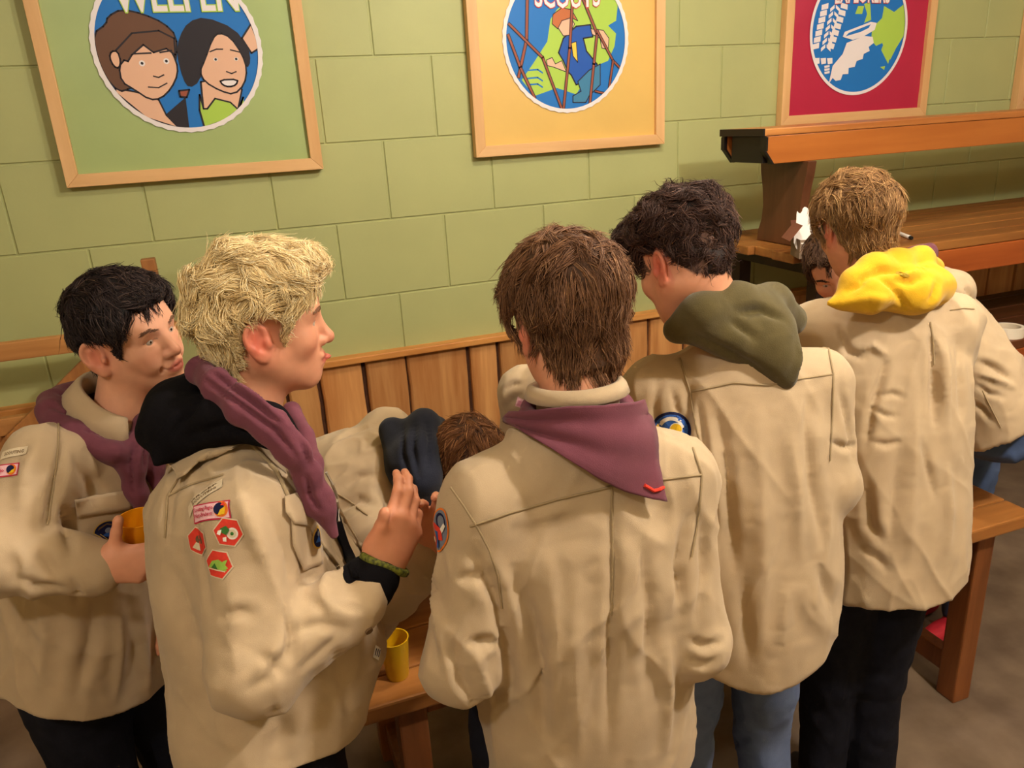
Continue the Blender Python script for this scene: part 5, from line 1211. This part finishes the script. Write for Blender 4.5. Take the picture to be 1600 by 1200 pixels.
# ------------------------------------------------ tall dark-haired boy, olive hood
def scout_olive():
    nb = at(1148, 520, 1.46); fwd = nrm(A(.30, .95, 0)); side = A(fwd[1], -fwd[0], 0)
    p0 = A(nb[0]+.025, nb[1]-.03, .805); base = A(p0[0]-.005, p0[1]+.04, 0); ax = nrm(nb-p0)
    hc = at(1068, 408, 1.45); hd = Head(hc, (-.22, .86, -.50), (-.06, .50, .86), .99)
    sh = (nb+side*.160-ax*.11, nb-side*.160-ax*.11)
    eR = at(1300, 752, 1.52); wR = at(1272, 800, 1.62); eL = at(1066, 860, 1.46); wL = at(1090, 850, 1.72)
    arms = ((eR, wR), (eL, wL))
    hips = (base+side*.09+A(0, 0, .88), base-side*.09+A(0, 0, .88)); kn = (base+side*.10+A(0, 0, .48)+fwd*.03, base-side*.08+A(0, 0, .48)+fwd*.02); an = (base+side*.13+A(0, 0, .09)-fwd*.06, base-side*.09+A(0, 0, .09))
    o = make_person('person with dark curly hair and short sides, olive hood over khaki shirt, light jeans', base, hd, nb, limbs(nb, p0, sh, arms, hips, kn, an, side), [rest_hand(*arms[0], -1), rest_hand(*arms[1], 1)], haircol=(62, 44, 40), flush=1.25, hh=.003,
                    zb=((0, .066), (30, .064), (46, .048), (58, .015), (70, -.012), (84, -.010), (92, .016), (112, .018), (124, -.020), (145, -.052), (180, -.062)))
    make_hair(o, hd, 'dark_brown_hair', ((50, 34, 30), (84, 58, 50), (104, 74, 62)), lambda L: .003+.020*np.clip((L[:, 2]-.015)/.05, 0, 1)+.006*(L[:, 1] > .04), lambda l: np.stack([l[:, 0]*.9, l[:, 1]+.06, np.where(l[:, 2] > .06, (l[:, 2]-.11), -.10)], 1),
              lambda L: np.where(L[:, 2] > .035, .058, .012), n_strands=8000, n_guides=360, lift=.45, curl=.8, curlf=24, tiplift=.018, clump=.82, seed=41, width=.0015, jitter=.5, lump=.009, lumpsc=32, hug=.002, grav=.0, spray=.06)
    legs(o, hips, kn, an, JEANS, side=side, toe=fwd, folds=[([(1090, 1100), (1120, 1120), (1160, 1118)], .010, -.007), ([(1110, 1150), (1140, 1165), (1175, 1150)], .010, -.007)])
    ops = shirt_ops(nb, p0, side, .195, .13, sh, arms, prof=[(0, .196, .165), (.3, .198, .158), (.55, .192, .142), (.74, .182, .122), (.86, .145, .100), (.93, .10, .086), (1, .068, .068)], rads=(.060, .052, .046))
    ops.append(('i', hem_cut(p0, ax, side, 0, .10, .19), .006))
    hollow(ops, p0, ax)
    folds = [([(1120, 640), (1135, 720), (1140, 800), (1150, 900)], .014, -.008), ([(1180, 640), (1190, 760), (1195, 900), (1190, 1020)], .022, .005), ([(1080, 600), (1072, 680), (1085, 760)], .010, -.008), ([(1090, 620), (1100, 690), (1108, 760), (1120, 830)], .008, -.008), ([(1268, 590), (1262, 660), (1270, 760), (1290, 860)], .014, -.007), ([(1230, 660), (1245, 760), (1250, 880)], .016, .005),
             ([(1310, 600), (1325, 660), (1332, 720)], .010, -.005), ([(1300, 690), (1320, 700), (1340, 695)], .008, -.006), ([(1160, 900), (1165, 980), (1170, 1045)], .016, -.006), ([(1230, 920), (1225, 970), (1220, 1010)], .018, .005), ([(1280, 880), (1290, 920), (1300, 950)], .016, -.006), ([(1030, 590), (1022, 640), (1035, 690)], .010, -.005), ([(1050, 610), (1058, 640), (1075, 670)], .007, -.005)]
    sh_o, S = make_cloth('shirt', ops, *bbox([nb, p0, *sh, eR, wR, eL, wL], .22), .0052, KHAKI, o, folds, wob=.005, wrinkle=.0075)
    strip('yoke_seam', S, [(1082, 612), (1110, 606), (1145, 598), (1200, 602), (1250, 592), (1300, 585)], .0035, KHAKI_SEAM_SHADE, sh_o)
    strip('armhole_seam', S, [(1062, 560), (1078, 612), (1088, 670), (1104, 740)], .0035, KHAKI_SEAM_SHADE, sh_o)
    strip('armhole_seam', S, [(1290, 520), (1302, 585), (1300, 650), (1296, 720)], .0035, KHAKI_SEAM_SHADE, sh_o)
    p = Patch(S, (1049, 672), (1054, 640), .001); p.oval((0, 0), 36, 34, TH['navy']); p.oval((0, 0), 31, 29, TH['blue'])
    arc = [(26*math.cos(math.radians(a)), 25*math.sin(math.radians(a))) for a in range(20, 165, 12)]; p.poly(arc+[(.72*x, .72*y) for x, y in arc[::-1]], TH['white'])
    p.oval((8, 3), 12, 12, TH['white']); p.oval((8, 3), 10.5, 10.5, TH['yellow']); p.poly([(-31, -2), (-26, 8), (-18, -2)], TH['gold']); p.poly([(-28, -12), (28, -12), (22, -24), (0, -31), (-22, -24)], TH['navy']); p.poly([(12, -14), (24, -10), (22, -17), (14, -20)], TH['lime']); p.poly([(2, -15), (10, -15), (14, -20), (6, -20)], TH['white'])
    p.text('OUTSIDE', (1, -9), 10, TH['white'], 38); p.build(sh_o)
    # hood hanging on the back
    q = lambda x, y, d: at(x, y, d)
    rim = [q(1055, 515, 1.40), q(1095, 490, 1.38), q(1150, 472, 1.42), q(1205, 472, 1.50), q(1235, 500, 1.55)]
    ops = chain(rim, [.022, .034, .034, .034, .03], k=.03)+[('u', ell(q(1195, 520, 1.43), (.062, .060, .05), np.stack([nrm(RT+UP*-.15), nrm(UP+RT*.15), FW], 1)), .04), ('u', cone(q(1200, 540, 1.42), q(1225, 590, 1.415), .046, .022), .035), ('u', cone(q(1130, 515, 1.40), q(1210, 560, 1.41), .030, .036), .035), ('u', cone(q(1065, 520, 1.39), q(1140, 535, 1.395), .012, .028), .03)]
    blob('hood', ops, rim+[q(1230, 600, 1.42)], .09, .0052, OLIVE, o, folds=[([(1150, 490), (1190, 485), (1225, 500)], .010, -.006), ([(1140, 500), (1170, 520), (1180, 530)], .010, -.006), ([(1245, 520), (1250, 560), (1240, 600)], .010, .004), ([(1080, 520), (1140, 550), (1200, 585)], .010, -.004)], wob=.005)
scout_olive()

# ------------------------------------------------ fair-haired boy with a yellow hood
def scout_yellow():
    nb = at(1382, 438, 1.76); fwd = nrm(A(.36, .93, 0)); side = A(fwd[1], -fwd[0], 0)
    p0 = A(nb[0]+.0, nb[1]-.11, .785); base = A(p0[0]-.04, p0[1]+.02, 0); ax = nrm(nb-p0)
    hc = at(1338, 355, 1.76); hd = Head(hc, (.24, .92, -.34), (.08, .34, .93), .93)
    sh = (nb+side*.148-ax*.105, nb-side*.160-ax*.105)
    eR = nb+side*.13-ax*.33+fwd*.08; wR = nb+side*.03-ax*.38+fwd*.24; eL = nb-side*.21-ax*.36+fwd*.05; wL = nb-side*.12-ax*.42+fwd*.26
    arms = ((eR, wR), (eL, wL))
    hips = (base+side*.072+A(0, 0, .86), base-side*.072+A(0, 0, .86)); kn = (base+side*.055+A(0, 0, .47)+fwd*.02, base-side*.07+A(0, 0, .47)+fwd*.02); an = (base+side*.055+A(0, 0, .09), base-side*.075+A(0, 0, .09))
    o = make_person('person seen from behind with fair hair, yellow hood over khaki shirt, dark jeans', base, hd, nb, limbs(nb, p0, sh, arms, hips, kn, an, side), [rest_hand(*arms[0], -1), rest_hand(*arms[1], 1)], haircol=(120, 84, 54), flush=1.1, hh=.003,
                    zb=((0, .066), (46, .05), (58, .02), (72, -.02), (84, -.02), (92, .006), (112, .010), (122, -.035), (140, -.072), (180, -.084)))
    make_hair(o, hd, 'fair_hair', ((124, 88, 58), (168, 128, 82), (188, 148, 98)), lambda L: .010+.014*np.clip((L[:, 2]+.02)/.08, 0, 1), lambda l: np.stack([l[:, 0], l[:, 1]+.045, l[:, 2]-.115], 1)+np.where(l[:, 2:3] < .05, np.array([[0, 0, -.12]]), 0),
              lambda L: np.where(L[:, 2] > .03, .058, .04), n_strands=7000, n_guides=300, lift=.12, tiplift=.008, clump=.82, seed=51, width=.0016, jitter=.18)
    legs(o, hips, kn, an, DARKJ, side=side, toe=fwd, r=(.085, .066, .056), hipw=.12, hipd=.10, waist=p0+A(-.02, .0, .05))
    ops = shirt_ops(nb, p0, side, .18, .125, sh, arms, prof=[(0, .168, .150), (.3, .172, .148), (.55, .180, .138), (.74, .172, .12), (.86, .138, .098), (.93, .098, .086), (1, .068, .068)], rads=(.062, .062, .048))
    ops.append(('i', hem_cut(p0-ax*.015, ax, side, 0, .10, .18, True), .006))
    hollow(ops, p0-ax*.015, ax)
    folds = [([(1455, 505), (1460, 560), (1460, 640), (1463, 670)], .012, -.010), ([(1475, 520), (1480, 580), (1478, 640)], .012, .005), ([(1385, 560), (1375, 600), (1362, 640), (1352, 700)], .011, -.009), ([(1310, 515), (1325, 550), (1350, 560)], .010, -.006), ([(1345, 545), (1365, 540), (1385, 555)], .010, .006), ([(1375, 620), (1395, 615), (1410, 620)], .008, -.005), ([(1365, 640), (1385, 650), (1400, 650)], .008, -.005), ([(1360, 690), (1385, 695), (1410, 690)], .009, -.004),
             ([(1425, 560), (1430, 680), (1425, 800), (1420, 900)], .020, .005), ([(1440, 690), (1452, 740), (1462, 780)], .010, -.005), ([(1405, 700), (1395, 790), (1390, 880)], .016, -.005), ([(1495, 520), (1500, 580), (1502, 660)], .012, -.005), ([(1480, 720), (1485, 800), (1480, 870)], .014, .005), ([(1350, 860), (1370, 870), (1385, 890)], .012, -.005), ([(1355, 760), (1360, 820), (1380, 850)], .014, -.008)]
    sh_o, S = make_cloth('shirt', ops, *bbox([nb, p0, *sh, eR, wR, eL, wL], .22), .0052, KHAKI, o, folds, wob=.005, wrinkle=.0075)
    strip('yoke_seam', S, [(1484, 485), (1504, 482), (1522, 483)], .003, KHAKI_SEAM_SHADE, sh_o)
    strip('pleat', S, [(1453, 503), (1458, 530), (1460, 570)], .004, KHAKI_SEAM_SHADE, sh_o)
    q = lambda x, y, d: at(x, y, d); B = np.stack([nrm(RT+UP*.12), nrm(UP-RT*.12), FW], 1)
    rim = [q(1312, 470, 1.66), q(1335, 442, 1.66), q(1365, 420, 1.67), q(1400, 408, 1.70), q(1440, 404, 1.74), q(1462, 418, 1.78)]
    ops = chain(rim, [.016, .026, .028, .024, .022, .02], k=.025)+[('u', ell(q(1400, 452, 1.67), (.105, .046, .05), B), .03), ('u', ell(q(1455, 448, 1.71), (.052, .046, .05), B), .03), ('u', cone(q(1296, 474, 1.65), q(1360, 468, 1.64), .008, .034), .03), ('u', ell(q(1432, 470, 1.66), (.045, .030, .04), B), .03)]
    hd_o, HS = blob('hood', ops, rim+[q(1470, 470, 1.70), q(1400, 470, 1.66)], .1, .0055, YELLOW, o, folds=[([(1340, 440), (1375, 425), (1400, 425), (1450, 418)], .010, -.007), ([(1368, 432), (1395, 450), (1412, 475), (1418, 488)], .008, -.005), ([(1385, 430), (1410, 430), (1440, 420), (1452, 412)], .009, .005), ([(1400, 440), (1425, 440), (1450, 430)], .010, -.006), ([(1325, 455), (1345, 445), (1350, 432)], .008, -.006), ([(1465, 440), (1460, 460), (1450, 475)], .010, -.005), ([(1310, 475), (1360, 465), (1400, 470)], .012, .004)], wob=.005)
    p = Patch(HS, (1412, 428), (1415, 415), .001); p.oval((0, 0), 13, 5, thread('dull_gold', (186, 156, 60))); p.build(hd_o, 'badge')
scout_yellow()

# ------------------------------------------------ boy bending over the table, dark navy hood
def scout_bending():
    nb = at(640, 728, 1.86); side = nrm(A(-.15, -.95, -.3))
    p0 = A(-.17, -1.07, .86); ax = nrm(nb-p0); side = nrm(side-ax*(side@ax)); fwd = np.cross(ax, side); base = A(-.19, -1.04, 0)
    hc = at(724, 730, 1.86); hd = Head(hc, (.52, -.02, -.85), (.80, -.30, .52), .98)
    sh = (nb-ax*.10+side*.15, nb-ax*.09-side*.15)
    eR = A(.06, -1.44, .80); wR = atz(640, 925, .745)
    wR = atz(632, 930, .745); eR = atz(520, 950, .80)
    eL = A(.40, -1.02, .88); wL = A(.50, -1.24, .75)
    arms = ((eR, wR), (eL, wL))
    hips = (base+A(.02, -.09, .86), base+A(.02, .09, .86)); kn = (base+A(.03, -.09, .46), base+A(.03, .09, .46)); an = (base+A(0, -.1, .09), base+A(0, .1, .09))
    hw = wR+nrm(wR-eR)*.03+A(0, 0, .02); d = nrm(A(.9, .35, .02)); ho = hand_ops(hw, d, (0, 0, 1), -1, curl=(.1, .2, .15), s=.9)
    o = make_person('person bending far over the table, brown crown of hair and dark navy hood', base, hd, nb, limbs(nb, p0, sh, arms, hips, kn, an, side), [(ho, [hw, hw+d*.18, hw+A(0, .06, 0), hw-A(0, .06, 0)]), rest_hand(eL, wL+A(0, 0, .05), 1)], haircol=(96, 60, 38), flush=1.0,
                    zb=((0, .066), (46, .05), (58, .02), (72, -.02), (84, -.02), (92, .006), (112, .010), (122, -.035), (140, -.065), (180, -.075)))
    make_hair(o, hd, 'chestnut_hair', ((78, 46, 28), (140, 92, 56), (176, 124, 80)), lambda L: .008+.006*np.clip((L[:, 2])/.08, 0, 1), lambda l: np.stack([(l[:, 0]-.004)-.6*(l[:, 1]+.05), (l[:, 1]+.05)+.6*(l[:, 0]-.004), np.where(l[:, 2] > .06, 0, -.1)], 1),
              lambda L: np.where(L[:, 2] > .03, .05, .035), n_strands=7000, n_guides=300, lift=.05, tiplift=.004, clump=.88, seed=61, width=.0017, jitter=.06)
    legs(o, hips, kn, an, DARKJ, side=(0, -1, 0), toe=(1, 0, 0), waist=p0+A(.02, 0, .04))
    ops = shirt_ops(nb, p0, side, .18, .12, sh, arms, bulge=-fwd*.012, prof=[(0, .178, .13), (.3, .175, .125), (.6, .17, .118), (.78, .16, .108), (.88, .125, .09), (.95, .09, .08), (1, .068, .068)], rads=(.062, .060, .048))
    ops.append(('i', hem_cut(p0, ax, side, 0, .02, .17), .004)); hollow(ops, p0, ax)
    folds = [([(520, 690), (560, 672), (590, 662)], .010, -.004), ([(525, 800), (560, 780), (590, 790)], .012, -.007), ([(540, 760), (560, 745), (585, 740)], .012, -.005), ([(590, 935), (598, 920), (600, 905)], .007, -.005), ([(560, 900), (575, 880), (590, 870)], .010, -.006), ([(600, 760), (605, 790), (598, 820)], .010, -.006)]
    sh_o, S = make_cloth('shirt', ops, *bbox([nb, p0, *sh, eR, wR, eL, wL], .22), .0065, KHAKI, o, folds, wob=.005, wrinkle=.0075)
    strip('yoke_seam', S, [(528, 772), (548, 784), (562, 796), (575, 805)], .004, KHAKI_SEAM_SHADE, sh_o)
    q = lambda x, y, d: at(x, y, d)
    rim = [q(682, 668, 1.92), q(660, 668, 1.84), q(655, 705, 1.79), q(660, 745, 1.77), q(668, 775, 1.80)]
    ops = chain(rim, [.03, .038, .042, .040, .026], k=.03)+[('u', cone(q(612, 672, 1.86), q(635, 730, 1.80), .034, .042), .035), ('u', cone(q(635, 730, 1.80), q(648, 778, 1.78), .042, .020), .03)]
    blob('hood', ops, rim+[q(612, 672, 1.86)], .09, .0055, NAVYC, o, folds=[([(630, 665), (630, 710), (648, 770)], .008, -.005), ([(650, 660), (645, 700), (655, 750)], .008, -.006), ([(665, 655), (672, 690), (668, 730)], .008, -.005)], wob=.004)
scout_bending()

# ------------------------------------------------ scout across the table, mostly hidden
def scout_far():
    nb = at(885, 600, 2.06); p0 = A(1.12, -.66, .84); base = A(1.12, -.58, 0); ax = nrm(nb-p0); fwd0 = nrm(A(-.5, -.85, 0)); side = nrm(np.cross(fwd0, (0, 0, 1))); side = nrm(side-ax*(side@ax)); fwd = np.cross(ax, side)
    hc = nb+A(-.02, -.10, .035); hd = Head(hc, (-.15, -.55, -.80), (-.1, -.82, .5), .93)
    sh = (at(820, 612, 2.06), at(958, 690, 2.02))
    wR = atz(838, 760, .79); eR = A(sh[0][0]-.02, sh[0][1]+.06, .85); wL = atz(985, 800, .79); eL = A(1.0, -1.18, .82)
    arms = ((eR, wR), (eL, wL))
    hips = (base+A(-.09, 0, .86), base+A(.09, 0, .86)); kn = (base+A(-.09, 0, .46), base+A(.09, 0, .46)); an = (base+A(-.1, 0, .09), base+A(.1, 0, .09))
    o = make_person('person across the table, only a khaki sleeve with pink badge showing', base, hd, nb, limbs(nb, p0, sh, arms, hips, kn, an, side), [rest_hand(eR, wR+A(0, 0, .01), -1), rest_hand(eL, wL+A(0, 0, .01), 1)], haircol=(80, 54, 38), hh=.004)
    make_hair(o, hd, 'brown_hair', ((66, 42, 28), (120, 80, 52)), lambda L: .010+0*L[:, 0], lambda l: np.stack([l[:, 0], l[:, 1]+.05, l[:, 2]-.12], 1), lambda L: .04+0*L[:, 0], n_strands=1500, n_guides=150, lift=.1, clump=.8, seed=71, width=.0024, jitter=.2)
    legs(o, hips, kn, an, DARKJ, side=(-1, 0, 0), toe=(-.3, -1, 0), waist=p0+A(0, 0, .04))
    ops = shirt_ops(nb, p0, side, .17, .11, sh, arms, prof=[(0, .17, .12), (.4, .16, .115), (.75, .15, .105), (.88, .11, .09), (1, .066, .066)], rads=(.062, .058, .046))
    ops.append(('i', hem_cut(p0, ax, side, 0, .02, .17), .004)); hollow(ops, p0, ax)
    folds = [([(788, 610), (800, 600), (815, 600)], .008, -.006), ([(785, 640), (800, 625), (812, 618)], .008, -.006), ([(792, 665), (805, 650), (815, 650)], .008, -.006)]
    sh_o, S = make_cloth('shirt', ops, *bbox([nb, p0, *sh, eR, wR, eL, wL], .22), .008, KHAKI, o, folds, wob=.005, wrinkle=.0075)
    p = Patch(S, (816, 630), (822, 610), .001); p.poly([(-16, -14), (14, -14), (14, 12), (-16, 12)], TH['pink']); p.poly([(-12, -10), (0, -10), (0, 6), (-12, 6)], thread('rose', (226, 150, 178))); p.build(sh_o)
scout_far()

# ------------------------------------------------ scout bending at the table end, red shoes
def scout_end():
    nb = at(1402, 420, 2.20); base = A(2.30, -1.27, 0); p0 = at(1553, 672, 2.24); ax = nrm(nb-p0); side = nrm(np.cross(A(-.9, -.2, 0), (0, 0, 1))); side = nrm(side-ax*(side@ax)); fwd = np.cross(ax, side)
    hc = at(1312, 418, 2.14); hd = Head(hc, (-.62, -.62, -.42), (-.50, -.1, .85), .96)
    sh = (nb-ax*.11+side*.105, nb-ax*.11-side*.11)
    eR = sh[0]+A(-.16, 0.0, -.22); wR = atz(1360, 640, .76); eL = sh[1]+A(-.12, .05, -.24); wL = A(1.75, -1.25, .78)
    arms = ((eR, wR), (eL, wL))
    hips = (A(2.27, -1.16, .84), A(2.27, -1.34, .84)); kn = (A(2.28, -1.17, .46), A(2.28, -1.34, .46)); an = (A(2.30, -1.22, .09), A(2.30, -1.37, .09))
    o = make_person('person bending at the right table end in blue jeans and red shoes, face low', base, hd, nb, limbs(nb, p0, sh, arms, hips, kn, an, side), [rest_hand(eR, wR+A(0, 0, .055), -1), rest_hand(eL, wL+A(0, 0, .055), 1)], haircol=(70, 48, 36), flush=1.4)
    make_hair(o, hd, 'brown_hair', ((58, 38, 28), (100, 70, 48)), lambda L: .012+0*L[:, 0], lambda l: np.stack([l[:, 0], l[:, 1]+.05, l[:, 2]-.12], 1), lambda L: .045+0*L[:, 0], n_strands=2600, n_guides=240, lift=.1, clump=.8, seed=81, width=.0024, jitter=.2)
    make_brows(o, hd, (60, 40, 32), n=90)
    legs(o, hips, kn, an, JEANS2, side=side*A(1, 1, 0), toe=(-1, -.1, 0), shoe=REDSHOE, waist=p0+A(0, 0, .02), r=(.095, .068, .058), folds=[([(1500, 940), (1520, 950), (1535, 945)], .01, -.006), ([(1470, 960), (1490, 975), (1505, 975)], .01, -.006)])
    ops = shirt_ops(nb, p0, side, .16, .12, sh, arms, bulge=-fwd*.02, prof=[(0, .150, .130), (.3, .148, .122), (.6, .13, .105), (.78, .112, .092), (.88, .095, .085), (.95, .085, .075), (1, .062, .062)], rads=(.052, .052, .046))
    ops.append(('i', hem_cut(p0, ax, side, 0, .02, .17), .004)); hollow(ops, p0, ax)
    folds = [([(1530, 565), (1555, 575), (1580, 592)], .010, -.009), ([(1525, 582), (1550, 590), (1585, 605)], .009, .006), ([(1525, 600), (1545, 615), (1565, 620)], .009, -.006), ([(1505, 440), (1512, 455), (1520, 470)], .010, -.007), ([(1520, 630), (1535, 640), (1550, 660)], .009, -.005)]
    sh_o, S = make_cloth('shirt', ops, *bbox([nb, p0, *sh, eR, wR, eL, wL], .22), .0065, KHAKI, o, folds, wob=.005, wrinkle=.0075)
    strip('side_seam', S, [(1535, 610), (1550, 640), (1564, 668)], .003, KHAKI_SEAM_SHADE, sh_o)
    pts = ring_pts(nb+ax*.0, ax, side, .085, 0, 340, 18)
    blob('scarf', chain(pts, .02), pts, .05, .006, PURPLE, o, wob=.004, wsc=35)
scout_end()
# ================================================================== light
def lamp(name, loc, power, size, rgb=(1., .94, .86)):
    d = bpy.data.lights.new(name, 'POINT'); d.energy = power; d.shadow_soft_size = size; d.color = rgb
    o = bpy.data.objects.new(name, d); COL.objects.link(o); o.location = loc; return o
lamp('overhead_light', (1.15, -1.55, 2.95), 52, .06)
lamp('overhead_light', (1.75, -3.0, 2.95), 148, .07)
lamp('overhead_light', (-.9, -3.3, 2.95), 50, .07)
lamp('overhead_light', (3.7, -2.3, 2.95), 28, .07)  # added fill lamp without a known fixture, brightens the right wall
w = bpy.data.worlds.new('world'); SC.world = w; w.use_nodes = True
w.node_tree.nodes['Background'].inputs[0].default_value = (1, .8, .6, 1); w.node_tree.nodes['Background'].inputs[1].default_value = .03
SC.view_settings.view_transform = 'Standard'; SC.view_settings.look = 'None'; SC.view_settings.gamma = 1; SC.view_settings.use_curve_mapping = False
SC.view_settings.exposure = 0
